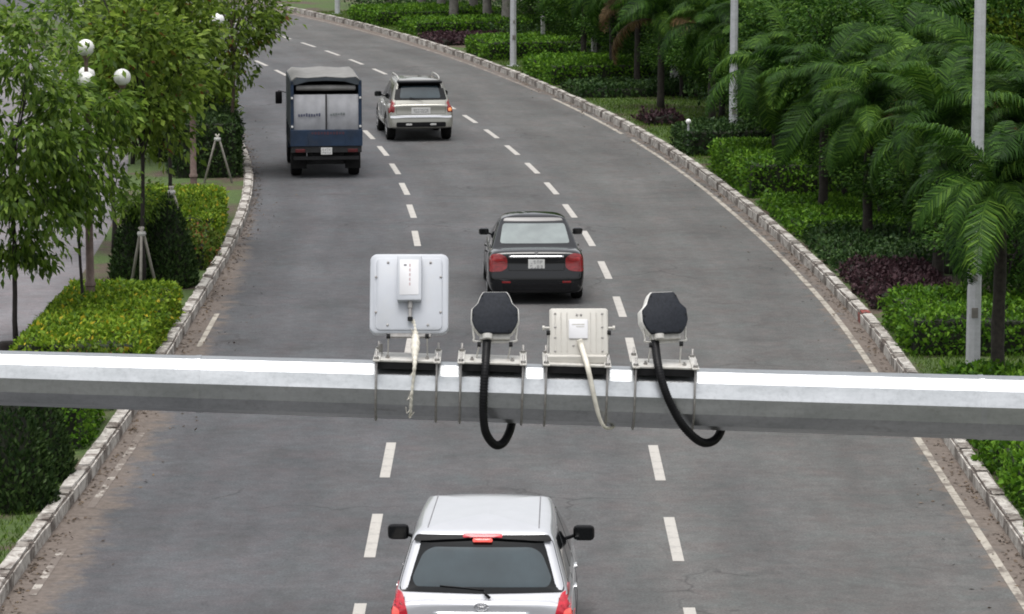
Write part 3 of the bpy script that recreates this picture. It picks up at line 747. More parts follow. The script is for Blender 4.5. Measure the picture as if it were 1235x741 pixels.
def car_cabin(g, mat, parent):
    """g: belt and roof outlines: yr0 yr1 (rear at belt, at roof), yf0 yf1, w0 w1 half widths, z0 z1, crown, z0f (front belt)"""
    rings = []
    def outline(yr, yf, wr_, wf_, bulge, rad, z, zf):
        out = []
        N = 7
        for k in range(N + 1): t = -1 + 2 * k / N; out.append((t * (wr_ - rad), yr + bulge * t * t * 0.6, 0))
        for k in range(1, 4): a = math.radians(-90 + 90 * k / 4); out.append((wr_ - rad + rad * math.cos(a), yr + bulge * .6 + rad + rad * math.sin(a), 0))
        for k in range(N + 1):
            t = k / N; y = yr + bulge * .6 + rad + (yf - bulge - yr - bulge * .6 - 2 * rad) * t
            out.append((wr_ + (wf_ - wr_) * t + 0.02 * math.sin(PI * t), y, 0))
        for k in range(1, 4): a = math.radians(90 * k / 4); out.append((wf_ - rad + rad * math.cos(a), yf - bulge - rad + rad * math.sin(a), 0))
        for k in range(N + 1): t = 1 - 2 * k / N; out.append((t * (wf_ - rad), yf - bulge * 2.2 * t * t + bulge * 1.2, 0))
        for k in range(1, 4): a = math.radians(90 + 90 * k / 4); out.append((-wf_ + rad + rad * math.cos(a), yf - bulge - rad + rad * math.sin(a), 0))
        for k in range(N + 1):
            t = 1 - k / N; y = yr + bulge * .6 + rad + (yf - bulge - yr - bulge * .6 - 2 * rad) * t
            out.append((-(wr_ + (wf_ - wr_) * t + 0.02 * math.sin(PI * t)), y, 0))
        for k in range(1, 4): a = math.radians(180 + 90 * k / 4); out.append((-wr_ + rad + rad * math.cos(a), yr + bulge * .6 + rad + rad * math.sin(a), 0))
        ys = [p[1] for p in out]; y0, y1 = min(ys), max(ys)
        return [Vector((x, y, z + (zf - z) * (y - y0) / (y1 - y0))) for x, y, _ in out]
    for v in (0, .2, .4, .6, .8, .92):
        c = v ** 1.12
        rings.append(outline(g['yr0'] + (g['yr1'] - g['yr0']) * v, g['yf0'] + (g['yf1'] - g['yf0']) * v, g['w0'] + (g['w1'] - g['w0']) * c, (g['w0'] - .01) + (g['w1'] - .03 - g['w0']) * c, .05, .07, g['z0'] + (g['z1'] - g['z0']) * v, g.get('z0f', g['z0']) + (g['z1'] - .02 - g.get('z0f', g['z0'])) * v))
    cy = (g['yr1'] + g['yf1']) / 2
    top = outline(g['yr1'], g['yf1'], g['w1'], g['w1'] - .03, .05, .07, g['z1'], g['z1'] - .02)
    L = (g['yf1'] - g['yr1']) / 2
    for sc, dz in ((0.985, 0.0), (.95, .018), (.86, .034), (.68, .05), (.45, .06), (.2, .066), (.05, .067)):
        ring = []
        for p in top:
            q = Vector((p.x * sc, cy + (p.y - cy) * (.3 + .7 * sc), p.z))
            q.z += g['crown'] / .067 * dz
            ring.append(q)
        rings.append(ring)
    n = len(rings[0]); vs = [p for r_ in rings for p in r_]; fs = []
    for i in range(len(rings) - 1):
        for k in range(n): fs.append((i * n + k, i * n + (k + 1) % n, (i + 1) * n + (k + 1) % n, (i + 1) * n + k))
    fs.append(tuple(range(n - 1, -1, -1))); fs.append(tuple(range((len(rings) - 1) * n, len(rings) * n)))
    o = MB().add(vs, fs).build('cabin', mat, parent, ang=50)
    return o
class Skin:
    """ray-casts outlines on to the car's own surface so that panes, lamps and trim follow it"""
    def __init__(self, objs):
        bm = bmesh.new()
        for o in objs:
            bm.from_mesh(o.data)
        bmesh.ops.triangulate(bm, faces=bm.faces); self.t = BVHTree.FromBMesh(bm); bm.free()
    def hit(self, a, b, side):
        O, D = {'rear': ((a, -3, b), (0, 1, 0)), 'front': ((a, 9, b), (0, -1, 0)), 'right': ((3, a, b), (-1, 0, 0)), 'left': ((-3, a, b), (1, 0, 0)), 'top': ((a, b, 5), (0, 0, -1))}[side]
        O = Vector(O); D = Vector(D); p, nrm, i, d = self.t.ray_cast(O, D)
        if p is None:
            q = O + D * (3 if side != 'front' else 5); p, nrm, i, d = self.t.find_nearest(q)
        if nrm.dot(D) > 0: nrm = -nrm
        return p, nrm, D
    def patch(self, out, side, lift=0.005, name='pane', mat=None, parent=None, rings=5, dens=0.07, thick=0.02):
        P = []
        m = len(out)
        for i in range(m):
            a = Vector(out[i]); b = Vector(out[(i + 1) % m]); k = max(1, int((b - a).length / dens))
            for j in range(k): P.append(a + (b - a) * j / k)
        c = sum((Vector(p) for p in P), Vector((0, 0))) / len(P)
        vs = []; n = len(P)
        def put(q, lf):
            p, nr, D = self.hit(q.x, q.y, side); nn = (nr - D).normalized(); return p + nn * lf
        for p in P: q, nr, D = self.hit(p.x, p.y, side); vs.append(q + D * thick)
        for r_ in range(rings):
            sc = 1 - r_ / rings
            for p in P: vs.append(put(c + (p - c) * sc, lift if r_ else lift * 0.8))
        vs.append(put(c, lift)); fs = []
        for r_ in range(rings):
            for k in range(n): fs.append((r_ * n + k, r_ * n + (k + 1) % n, (r_ + 1) * n + (k + 1) % n, (r_ + 1) * n + k))
        for k in range(n): fs.append((rings * n + k, rings * n + (k + 1) % n, (rings + 1) * n))
        return MB().add(vs, fs).build(name, mat, parent, ang=40)
    def seam(self, P, side, r=0.004, name='panel_gap', mat=None, parent=None, dens=0.05, lift=0.0, closed=False):
        Q = []
        PP = list(P) + ([P[0]] if closed else [])
        for i in range(len(PP) - 1):
            a = Vector(PP[i]); b = Vector(PP[i + 1]); k = max(1, int((b - a).length / dens))
            for j in range(k): Q.append(a + (b - a) * j / k)
        Q.append(Vector(PP[-1])); pts = []
        for q in Q: p, nr, D = self.hit(q.x, q.y, side); pts.append(p + nr * lift)
        return MB().tube(pts, r, 6).build(name, mat or M['seam'], parent, smooth=True)
def wheels(parent, W, axles, r, wd=0.20, rimmat=None):
    for ya in axles:
        for s in (-1, 1):
            x = s * (W / 2 - wd / 2 - 0.02)
            tp = [(r * .62, -wd / 2), (r * .92, -wd / 2), (r * .985, -wd * .38), (r, -wd * .2), (r, wd * .2), (r * .985, wd * .38), (r * .92, wd / 2), (r * .62, wd / 2)]
            wh = MB().lathe(tp, (x, ya, r), 28, 'x').build('wheel', M['rubber'], parent, ang=40)
            f = s * wd / 2
            MB().lathe([(r * .60, f - s * .03), (r * .63, f + s * .004), (r * .56, f + s * .006), (r * .5, f - s * .02), (r * .16, f - s * .012), (r * .12, f + s * .004)] if s > 0 else [(r * .12, f + s * .004), (r * .16, f - s * .012), (r * .5, f - s * .02), (r * .56, f + s * .006), (r * .63, f + s * .004), (r * .60, f - s * .03)], (x, ya, r), 24, 'x').build('rim', rimmat or M['rim'], wh, ang=40)
            for k in range(5):
                a = 2 * PI * k / 5
                MB().box((0, 0, r * .34), (.012, r * .16, r * .40), bev=.004).xform(Matrix.Translation((x + f + s * .001, ya, r)) @ Matrix.Rotation(a, 4, 'X')).build('spoke', rimmat or M['rim'], wh)
def mirror_(parent, s, x, y, z, mat, sz=(.20, .09, .15)):
    o = MB().box((s * (x + sz[0] / 2 + .035), y, z), sz, bev=.045).build('wing_mirror', mat, parent, ang=40)
    MB().box((s * (x + .01), y + .01, z - .045), (.11, .05, .035), Matrix.Rotation(s * -.35, 3, 'Y'), bev=.01).build('mirror_stalk', mat, o)
    MB().box((s * (x + sz[0] / 2 + .035), y - sz[1] / 2 - .001, z), (sz[0] * .8, .004, sz[2] * .75), bev=.002).build('mirror_glass', M['glass_dark'], o)
def number_plate(parent, y, z, w_, h_, lines, seed):
    p = MB().box((0, y, z), (w_, .012, h_), bev=.004).build('number_plate', M['plate'], parent)
    r = random.Random(seed)
    for li in range(lines):
        zz = z + (h_ * .24 if lines == 2 and li == 0 else (-h_ * .22 if lines == 2 else 0)); n = 4 if lines == 2 else 8
        for k in range(n):          # characters too small to read in the photograph: dark strokes
            x = (k - (n - 1) / 2) * w_ * .8 / n
            cw = w_ * .8 / n * .6; ch = h_ * (.3 if lines == 2 else .55); g_ = MB()
            for sx, sz, bw, bh in ((-.42, .25, .2, .5), (.42, -.25, .2, .5), (.42, .25, .2, .5), (-.42, -.25, .2, .5), (0, .44, .8, .14), (0, 0, .8, .14), (0, -.44, .8, .14)):
                if r.random() < .62: g_.box((x + sx * cw, y - .0075, zz + sz * ch), (bw * cw, .002, bh * ch))
            if not g_.v: g_.box((x, y - .0075, zz), (cw * .25, .002, ch))
            g_.build('plate_character', M['ink_red'] if False else M['plate_ink'], p)
    return p

# ---------------- silver people carrier (nearest)
def tail_mpv(z): return 0.0 if z < .62 else (0.07 if z > .72 else 0.07 * (z - .62) / .10)
base = on_z(580.5, 653, 1.62); hd = heading(base.y)
car = thing('people_carrier', 'silver people carrier with lit brake lamps and ribbed roof', 'car', (base.x, base.y - 0.42, 0.0), math.radians(-1.7))
W = 1.88
body = car_lower([(0.0, .885, .34, 1.04), (.03, .95, .27, 1.08), (.12, .985, .23, 1.10), (.35, 1.0, .22, 1.11), (.9, 1.0, .22, 1.09), (1.6, 1.0, .22, 1.07), (2.5, 1.0, .22, 1.05), (3.2, .995, .22, 1.03), (3.55, .985, .22, 1.0), (4.05, .96, .23, .93), (4.35, .91, .26, .82), (4.52, .80, .32, .70), (4.56, .70, .38, .62)], W, (.92, 3.67), .325, tail_mpv, M['paint_silver'], car)
cab = car_cabin(dict(yr0=.10, yr1=.50, yf0=3.55, yf1=2.52, w0=.885, w1=.70, z0=1.03, z1=1.665, z0f=.97, crown=.075), M['paint_silver'], car)
sk = Skin([body, cab])
sk.patch(roundpoly([(-.84, 1.150), (0, 1.135), (.84, 1.150), (.81, 1.27), (.70, 1.64), (-.70, 1.64), (-.81, 1.27)], .07), 'rear', .006, 'rear_window', M['glass_dark'], car, 7)
rw = sk.patch(roundpoly([(-.665, 1.195), (.665, 1.195), (.705, 1.27), (.60, 1.50), (.50, 1.555), (-.50, 1.555), (-.60, 1.50), (-.705, 1.27)], .12, 6), 'rear', .010, 'rear_pane', M['glass_rear'], car, 7)
sk.patch(roundpoly([(-.70, 1.60), (-.5, 1.622), (0, 1.630), (.5, 1.622), (.70, 1.60), (.66, 1.662), (-.66, 1.662)], .03), 'rear', .040, 'spoiler', M['trim'], car, 5)
sk.patch(rrect(0, 1.652, .40, .034, .015), 'rear', .056, 'high_brake_lamp', M['lamp_red_lit'], car, 4)
sk.patch(rrect(0, 1.615, .20, .034, .016), 'rear', .054, 'brake_bulb', M['lamp_hot'], car, 3)
for s in (-1, 1):
    sk.seam([(s * .565, .66), (s * .545, 2.38)], 'top', .008, 'roof_groove', M['groove'], car, .1, -.003)
    lp = roundpoly([(s * .93, .70), (s * .925, 1.06), (s * .875, 1.165), (s * .80, 1.15), (s * .745, .98), (s * .72, .72)], .04)
    tl = sk.patch(lp if s > 0 else lp[::-1], 'rear', .014, 'tail_lamp', M['lamp_red_lit'], car, 5)
    lb_ = rrect(s * .86, .93, .07, .13, .03)
    sk.patch(lb_, 'rear', .020, 'brake_bulb', M['lamp_hot'], tl, 3)
    side = 'right' if s > 0 else 'left'
    for q in ([(.62, 1.14), (1.35, 1.12), (1.35, 1.56), (.80, 1.57)], [(1.43, 1.12), (2.22, 1.10), (2.16, 1.565), (1.43, 1.565)], [(2.30, 1.10), (3.20, 1.07), (2.60, 1.53), (2.25, 1.56)]):
        sk.patch(roundpoly(q, .06), side, .005, 'side_window', M['glass_dark'], car, 5)
    for y0 in (1.39, 2.32): sk.seam([(y0, .35), (y0, 1.08)], side, .004, 'panel_gap', None, car)
    for y0 in (1.55, 2.50): sk.patch(rrect(y0, .90, .16, .035, .015), side, .028, 'door_handle', M['chrome'], car, 2)
    mirror_(car, s, .855, 2.80, 1.19, M['trim'], (.23, .10, .17))
    sk.patch(roundpoly([(s * .45, .60), (s * .82, .62), (s * .80, .78), (s * .50, .74)], .04) if s > 0 else roundpoly([(s * .45, .60), (s * .82, .62), (s * .80, .78), (s * .50, .74)], .04)[::-1], 'front', .01, 'headlamp', M['lamp_clear'], car, 3)
sk.patch(roundpoly([(-.66, 1.05), (.66, 1.05), (.58, 1.58), (-.58, 1.58)], .08), 'front', .006, 'windscreen', M['glass_rear'], car, 6)
sk.patch(rrect(0, .58, .9, .16, .04), 'front', .01, 'grille', M['trim'], car, 3)
MB().tube([(.02, .135, 1.165), (.045, .13, 1.135), (.085, .118, 1.105)], [.012, .014, .016], 8).build('wiper_pivot', M['trim'], car, smooth=True)
sk.seam([(.02, 1.165), (-.18, 1.185), (-.42, 1.20)], 'rear', .007, 'wiper', M['trim'], car, .05, .014)
# oval badge made of three rings
def ellipse_ring(cx, cz, a, b_, y, r=.005): return [Vector((cx + a * math.cos(2 * PI * k / 20), y, cz + b_ * math.sin(2 * PI * k / 20))) for k in range(21)]
by_ = sk.hit(.01, 1.02, 'rear')[0].y - .006
mb = MB()
for cx_, cz_, a, b_ in ((0, 1.025, .068, .044), (0, 1.025, .022, .042), (0, 1.043, .045, .018)): mb.tube(ellipse_ring(cx_, cz_, a, b_, by_), .0055, 6)
mb.build('badge', M['chrome'], car, smooth=True)
sk.seam([(-.48, .955), (.48, .955)], 'rear', .018, 'chrome_garnish', M['chrome'], car, .05, .004)
sk.patch(rrect(0, .86, .72, .15, .03), 'rear', .003, 'plate_recess', M['trim'], car, 3)
number_plate(car, sk.hit(0, .85, 'rear')[0].y - .014, .85, .33, .14, 1, 3)
sk.seam([(-.78, 1.10), (-.72, .70), (.72, .70), (.78, 1.10)], 'rear', .004, 'panel_gap', None, car)
sk.patch(rrect(0, .42, 1.4, .12, .03), 'rear', .006, 'bumper_grille', M['trim'], car, 3)
wheels(car, W, (.92, 3.67), .325)

# ---------------- black saloon
def tail_sed(z): return -0.02 if z < .60 else (0.05 if z > .68 else -0.02 + 0.07 * (z - .60) / .08)
base = on_z(647, 357, 0.15); hd = math.radians(2.0)
car = thing('saloon_car', 'glossy black saloon with chrome boot strip and red tail lamps', 'car', (base.x, base.y - .1, 0), hd)
W = 1.79
body = car_lower([(0.0, .86, .27, .90), (.03, .93, .22, .955), (.10, .97, .20, .985), (.25, .99, .22, 1.0), (.55, 1.0, .21, 1.0), (.9, 1.0, .20, .97), (1.6, 1.0, .20, .95), (2.6, 1.0, .20, .94), (3.1, .995, .20, .93), (3.6, .97, .20, .88), (4.0, .93, .22, .78), (4.24, .82, .28, .66), (4.30, .70, .34, .58)], W, (.88, 3.38), .31, tail_sed, M['paint_black'], car)
cab = car_cabin(dict(yr0=.56, yr1=1.42, yf0=3.18, yf1=2.38, w0=.79, w1=.615, z0=.94, z1=1.38, z0f=.90, crown=.10), M['paint_black'], car)
sk = Skin([body, cab])
sk.patch(roundpoly([(-.645, 1.03), (.645, 1.03), (.57, 1.33), (-.57, 1.33)], .05), 'rear', .006, 'rear_window', M['glass_film'], car, 7)
sk.patch(roundpoly([(-.66, 1.0), (.66, 1.0), (.52, 1.38), (-.52, 1.38)], .08), 'front', .006, 'windscreen', M['glass_rear'], car, 6)
for s in (-1, 1):
    side = 'right' if s > 0 else 'left'
    lp = roundpoly([(s * .86, .60), (s * .86, .84), (s * .80, .915), (s * .66, .935), (s * .53, .86), (s * .53, .68), (s * .62, .615)], .05)
    tl = sk.patch(lp if s > 0 else lp[::-1], 'rear', .010, 'tail_lamp', M['lamp_red'], car, 5)
    sk.patch(rrect(s * .70, .83, .20, .07, .03), 'rear', .015, 'lamp_lens', M['lamp_lens'], tl, 3)
    for q in ([(1.15, 1.02), (1.98, 1.01), (1.98, 1.33), (1.55, 1.33)], [(2.05, 1.01), (2.86, 1.0), (2.42, 1.32), (2.05, 1.335)]):
        sk.patch(roundpoly(q, .05), side, .005, 'side_window', M['glass_dark'], car, 5)
    for y0 in (1.2, 2.02): sk.seam([(y0, .35), (y0, .93)], side, .004, 'panel_gap', None, car)
    for y0 in (1.40, 2.22): sk.patch(rrect(y0, .82, .16, .035, .015), side, .028, 'door_handle', M['paint_black'], car, 2)
    mirror_(car, s, .76, 2.62, 1.02, M['paint_black'], (.19, .09, .13))
    hq = roundpoly([(s * .42, .56), (s * .78, .60), (s * .74, .72), (s * .46, .68)], .04)
    sk.patch(hq if s > 0 else hq[::-1], 'front', .01, 'headlamp', M['lamp_clear'], car, 3)
    sk.patch(rrect(s * .55, .42, .16, .035, .012), 'rear', .006, 'reflector', M['lamp_red'], car, 2)
sk.seam([(-.50, .875), (.50, .875)], 'rear', .022, 'chrome_strip', M['chrome'], car, .05, .004)
MB().lathe([(.035, 0), (.035, .01), (.02, .014)], (0, sk.hit(0, .935, 'rear')[0].y - .012, .94), 12, 'y').build('badge', M['chrome'], car, ang=40)
number_plate(car, sk.hit(0, .74, 'rear')[0].y - .012, .735, .30, .19, 2, 5)
sk.seam([(-.50, .63), (.50, .63)], 'rear', .006, 'panel_gap', None, car); sk.seam([(-.55, .98), (-.50, .63)], 'rear', .004, 'panel_gap', None, car); sk.seam([(.55, .98), (.50, .63)], 'rear', .004, 'panel_gap', None, car)
sk.patch(rrect(0, .325, 1.25, .12, .03), 'rear', .005, 'bumper_valance', M['trim'], car, 3)
sk.patch(rrect(0, .55, .8, .12, .04), 'front', .01, 'grille', M['trim'], car, 3)
wheels(car, W, (.88, 3.38), .31)

# ---------------- champagne off-roader
base = on_z(509, 168, 0.0); s_, o_ = to_road(base.x, base.y); hd = heading(s_)
car = thing('off_road_car', 'champagne silver off-roader with roof rails and dark rear spoiler', 'car', (base.x, base.y - .75, 0), hd)
W = 1.80
body = car_lower([(0.0, .87, .44, .98), (.03, .94, .38, 1.02), (.12, .98, .35, 1.05), (.35, 1.0, .33, 1.06), (.9, 1.0, .32, 1.05), (1.7, 1.0, .32, 1.03), (2.6, 1.0, .32, 1.02), (3.1, .99, .32, 1.0), (3.6, .97, .32, .95), (4.0, .94, .34, .88), (4.25, .84, .38, .78), (4.33, .72, .44, .70)], W, (.78, 3.42), .36, tail_mpv, M['paint_champagne'], car)
cab = car_cabin(dict(yr0=.10, yr1=.46, yf0=3.22, yf1=2.42, w0=.80, w1=.63, z0=.98, z1=1.60, z0f=.96, crown=.07), M['paint_champagne'], car)
sk = Skin([body, cab])
sk.patch(roundpoly([(-.72, 1.12), (.72, 1.12), (.615, 1.58), (-.615, 1.58)], .05), 'rear', .006, 'rear_window', M['glass_dark'], car, 6)
sk.patch(roundpoly([(-.56, 1.17), (.56, 1.17), (.50, 1.48), (-.50, 1.48)], .06), 'rear', .010, 'rear_pane', M['glass_rear'], car, 6)
MB().box((0, .40, 1.60), (1.22, .24, .05), Matrix.Rotation(.10, 3, 'X'), bev=.018).build('spoiler', M['trim'], car, ang=40)
sk.patch(roundpoly([(-.66, 1.02), (.66, 1.02), (.54, 1.56), (-.54, 1.56)], .08), 'front', .006, 'windscreen', M['glass_rear'], car, 6)
for s in (-1, 1):
    side = 'right' if s > 0 else 'left'
    lp = roundpoly([(s * .88, .78), (s * .86, 1.10), (s * .78, 1.16), (s * .70, 1.05), (s * .72, .80)], .03)
    tl = sk.patch(lp if s > 0 else lp[::-1], 'rear', .012, 'tail_lamp', M['lamp_red'], car, 5)
    sk.patch(rrect(s * .79, .87, .09, .09, .03), 'rear', .018, 'indicator', M['lamp_amber'] if s > 0 else M['lamp_red'], tl, 3)
    for q in ([(.50, 1.10), (1.18, 1.08), (1.18, 1.50), (.66, 1.50)], [(1.25, 1.08), (2.02, 1.07), (2.02, 1.51), (1.25, 1.51)], [(2.09, 1.07), (2.95, 1.05), (2.45, 1.49), (2.09, 1.51)]):
        sk.patch(roundpoly(q, .05), side, .005, 'side_window', M['glass_dark'], car, 5)
    for y0 in (1.22, 2.05): sk.seam([(y0, .42), (y0, 1.02)], side, .004, 'panel_gap', None, car)
    sk.patch(rrect(1.9, .48, 2.0, .12, .03), side, .012, 'side_cladding', M['paint_champagne'], car, 2)
    for y0 in (1.4, 2.2): sk.patch(rrect(y0, .90, .16, .035, .015), side, .028, 'door_handle', M['chrome'], car, 2)
    mirror_(car, s, .79, 2.66, 1.10, M['trim'], (.20, .10, .15))
    zz = 1.655
    MB().tube(smooth_path([(s * .555, .62, zz - .02), (s * .56, .72, zz + .055), (s * .56, 1.4, zz + .075), (s * .56, 2.2, zz + .05), (s * .545, 2.32, zz - .02)], 6), .015, 8).build('roof_rail', M['shell_grey'], car, smooth=True)
    hq = roundpoly([(s * .42, .68), (s * .80, .70), (s * .76, .84), (s * .46, .80)], .04)
    sk.patch(hq if s > 0 else hq[::-1], 'front', .01, 'headlamp', M['lamp_clear'], car, 3)
    sk.patch(rrect(s * .33, .475, .17, .05, .02), 'rear', .012, 'reversing_lamp', M['lamp_clear'], car, 2)
sk.patch(rrect(0, .685, 1.66, .07, .02), 'rear', .018, 'bumper_step', M['chrome'], car, 3)
sk.patch(rrect(0, .47, 1.35, .13, .04), 'rear', .004, 'bumper_insert', M['trim'], car, 3)
number_plate(car, sk.hit(0, .84, 'rear')[0].y - .014, .84, .52, .17, 1, 9)
sk.seam([(-.69, 1.10), (-.66, .75), (.66, .75), (.69, 1.10)], 'rear', .004, 'panel_gap', None, car)
MB().tube([(.08, .10, 1.14), (.0, .14, 1.15), (-.30, .16, 1.19)], .010, 6).build('wiper', M['trim'], car)
sk.patch(rrect(0, .66, .9, .16, .04), 'front', .01, 'grille', M['trim'], car, 3)
wheels(car, W, (.78, 3.42), .36, .23)

# ---------------- small covered lorry
M['tarp_top'] = simple('tarpaulin_top', (0.20, 0.197, 0.19), 0.75, var=0.2, scale=4, dirt=(0.12, 0.11, 0.10), dirt_amt=0.4, bmp=0.1)
M['tarp_side'] = simple('tarpaulin_side', (0.045, 0.055, 0.065), 0.7, var=0.3, scale=4, bmp=0.4)
M['curtain'] = simple('plastic_curtain', (0.215, 0.22, 0.237), 0.55, var=0.14, scale=3, dirt=(0.16, 0.16, 0.16), dirt_amt=0.4)
M['print_blue'] = simple('faded_blue_print', (0.05, 0.055, 0.10), 0.6)
M['print_grey'] = simple('faded_grey_print', (0.12, 0.14, 0.14), 0.6)
M['print_red'] = simple('faded_red_print', (0.06, 0.025, 0.04), 0.6)
M['lamp_dull'] = lampmat('lamp_dull_red', (0.10, 0.010, 0.012))
M['chassis'] = simple('chassis_black', (0.015, 0.015, 0.016), 0.7, var=0.3, scale=6)
base = on_z(396, 212, 0.0); s_, o_ = to_road(base.x, base.y); hd = heading(s_)
trk = thing('covered_lorry', 'small blue lorry with tarpaulin cover and clear rear curtains', 'lorry', (base.x, base.y - .7, 0), hd)
HW = .87; zb, zs, zt = .82, 2.40, 2.50
arch = [(-HW, zb), (-HW, zs - .1), (-HW + .03, zs), (-HW + .14, zs + .09), (-.45, zt - .03), (0, zt), (.45, zt - .03), (HW - .14, zs + .09), (HW - .03, zs), (HW, zs - .1), (HW, zb)]
# cover: side cloths, roof cloth
def sheet(poly, y0, y1, th, n=9, sag=0.0):
    vs = []; fs = []; m = len(poly)
    for layer in (0, th):
        for j in range(n + 1):
            y = y0 + (y1 - y0) * j / n; sg = sag * abs(math.sin(j * PI / 2.0))
            for x, z in poly:
                l_ = math.hypot(x, z - 1.4); k = (layer + sg) / l_
                vs.append((x - x * k, y, z - (z - 1.4) * k))
    h_ = (n + 1) * m
    for L_0 in (0, h_):
        for j in range(n):
            for k in range(m - 1): fs.append((L_0 + j * m + k, L_0 + j * m + k + 1, L_0 + (j + 1) * m + k + 1, L_0 + (j + 1) * m + k))
    for j in (0, n):
        for k in range(m - 1): fs.append((j * m + k, j * m + k + 1, h_ + j * m + k + 1, h_ + j * m + k))
    return MB().add(vs, fs)
sheet([p for p in arch if p[1] >= zs - .001], .0, 3.25, .02).build('cover_roof', M['tarp_top'], trk, ang=50)
for s in (-1, 1):
    MB().box((s * (HW - .012), 1.63, (zs + 1.22) / 2), (.022, 3.24, zs - 1.22), bev=.004).build('cover_side', M['tarp_side'], trk)
    MB().box((s * (HW - .02), 1.63, 1.01), (.04, 3.26, .42), bev=.006).build('drop_side', M['paint_blue'], trk)
    MB().box((s * (HW - .045), .03, 1.72), (.075, .06, 1.34), bev=.01).build('rear_post', M['paint_blue'], trk)
    for k in range(4): MB().box((s * (HW + .002), .45 + k * .8, 1.02), (.03, .05, .40), bev=.004).build('side_stake', M['chassis'], trk)
MB().add([(x, .0 + d, z) for d in (0, .05) for x, z in [(-HW, zs - .1), (-HW + .03, zs), (-HW + .14, zs + .09), (-.45, zt - .035), (0, zt - .005), (.45, zt - .035), (HW - .14, zs + .09), (HW - .03, zs), (HW, zs - .1), (HW - .14, zs - .1), (.45, zs - .02), (0, zs), (-.45, zs - .02), (-HW + .14, zs - .1)]],
         [tuple(range(14)), tuple(range(27, 13, -1))] + [(i, (i + 1) % 14, 14 + (i + 1) % 14, 14 + i) for i in range(14)]).build('rear_bow', M['tarp_side'], trk)
MB().lathe([(.02, -.73), (.065, -.72), (.075, 0), (.065, .72), (.02, .73)], (0, .12, 2.215), 12, 'x').build('light_gap_roll', M['tarp_top'], trk, ang=50)  # added pale roll, stands for the light seen through the cover
MB().box((0, 3.2, 1.6), (1.74, .03, 1.5)).build('front_board', M['tarp_side'], trk)
MB().box((0, 1.63, .84), (1.76, 3.2, .06)).build('bed_floor', M['chassis'], trk)
for x0, x1, nm in ((-.82, .005, 0), (.015, .82, 1)):
    n = 14; vs = []; fs = []
    for layer in (0, .008):
        for j in range(2):
            for i in range(n + 1):
                x = x0 + (x1 - x0) * i / n; vs.append((x, .04 + layer + .012 * math.sin(i * 1.3 + nm), 1.20 + .86 * j))
    m = n + 1
    for i in range(n): fs += [(i, i + 1, m + i + 1, m + i), (2 * m + i, 2 * m + i + 1, 3 * m + i + 1, 3 * m + i), (m + i, m + i + 1, 3 * m + i + 1, 3 * m + i)]
    cu = MB().add(vs, fs).build('curtain', M['curtain'], trk, smooth=True)
    # faint lettering, too blurred to read in the photograph
    cnt = 9 if nm == 0 else 6; xs0 = -.66 if nm == 0 else .12; rr_ = random.Random(4 + nm)
    for k in range(cnt):
        hgt = (.075 if nm == 0 else .05) * rr_.uniform(.7, 1.1)
        MB().box((xs0 + k * .062, .02, 1.56 + (rr_.uniform(-.008, .008)) + (k * .006 if nm else 0)), (.042, .004, hgt)).build('print_mark', M['print_blue'] if nm == 0 else M['print_grey'], cu)
MB().box((0, .02, 1.63), (.035, .03, .88), bev=.006).build('centre_strut', M['chassis'], trk)
tg = MB().box((0, .0, 1.0), (1.76, .045, .40), bev=.01).build('tailgate', M['paint_blue'], trk)
for k in range(11): MB().box((-.34 + k * .075, -.025, 1.12), (.05, .004, .05 + .015 * (k % 3))).build('print_mark', M['print_red'], tg)
for s in (-1, 1):
    MB().box((s * .45, -.026, .97), (.03, .012, .34), bev=.004).build('tailgate_rib', M['paint_blue'], tg)
    for z_ in (1.28, 1.98): MB().box((s * .83, -.01, z_), (.05, .03, .05), bev=.008).build('latch', M['plate'], trk)
MB().box((0, .03, .72), (1.72, .06, .16), bev=.01).build('rear_sill', M['chassis'], trk)
for s in (-1, 1):
    MB().box((s * .64, -.01, .69), (.24, .03, .085), bev=.01).build('tail_lamp', M['lamp_dull'], trk)
    MB().box((s * .38, 2.4, .62), (.08, 4.4, .14), bev=.01).build('chassis_rail', M['chassis'], trk)
    MB().box((s * .66, .42, .44), (.38, .012, .46), bev=.004).build('mudflap', M['rubber'], trk)
number_plate(trk, -.02, .68, .27, .17, 2, 12).name = 'number_plate'
MB().box((0, .62, .46), (.9, .05, .34), bev=.01).build('light_block', M['chassis'], trk)  # added dark box, keeps light out from under the bed
MB().box((0, .10, .50), (1.6, .06, .09), bev=.01).build('underrun_bar', M['chassis'], trk)
MB().lathe([(.10, -.7), (.10, .7)], (0, .95, .36), 10, 'x').build('axle', M['chassis'], trk)
wheels(trk, 1.72, (.95, 3.9), .36, .26, M['chassis'])
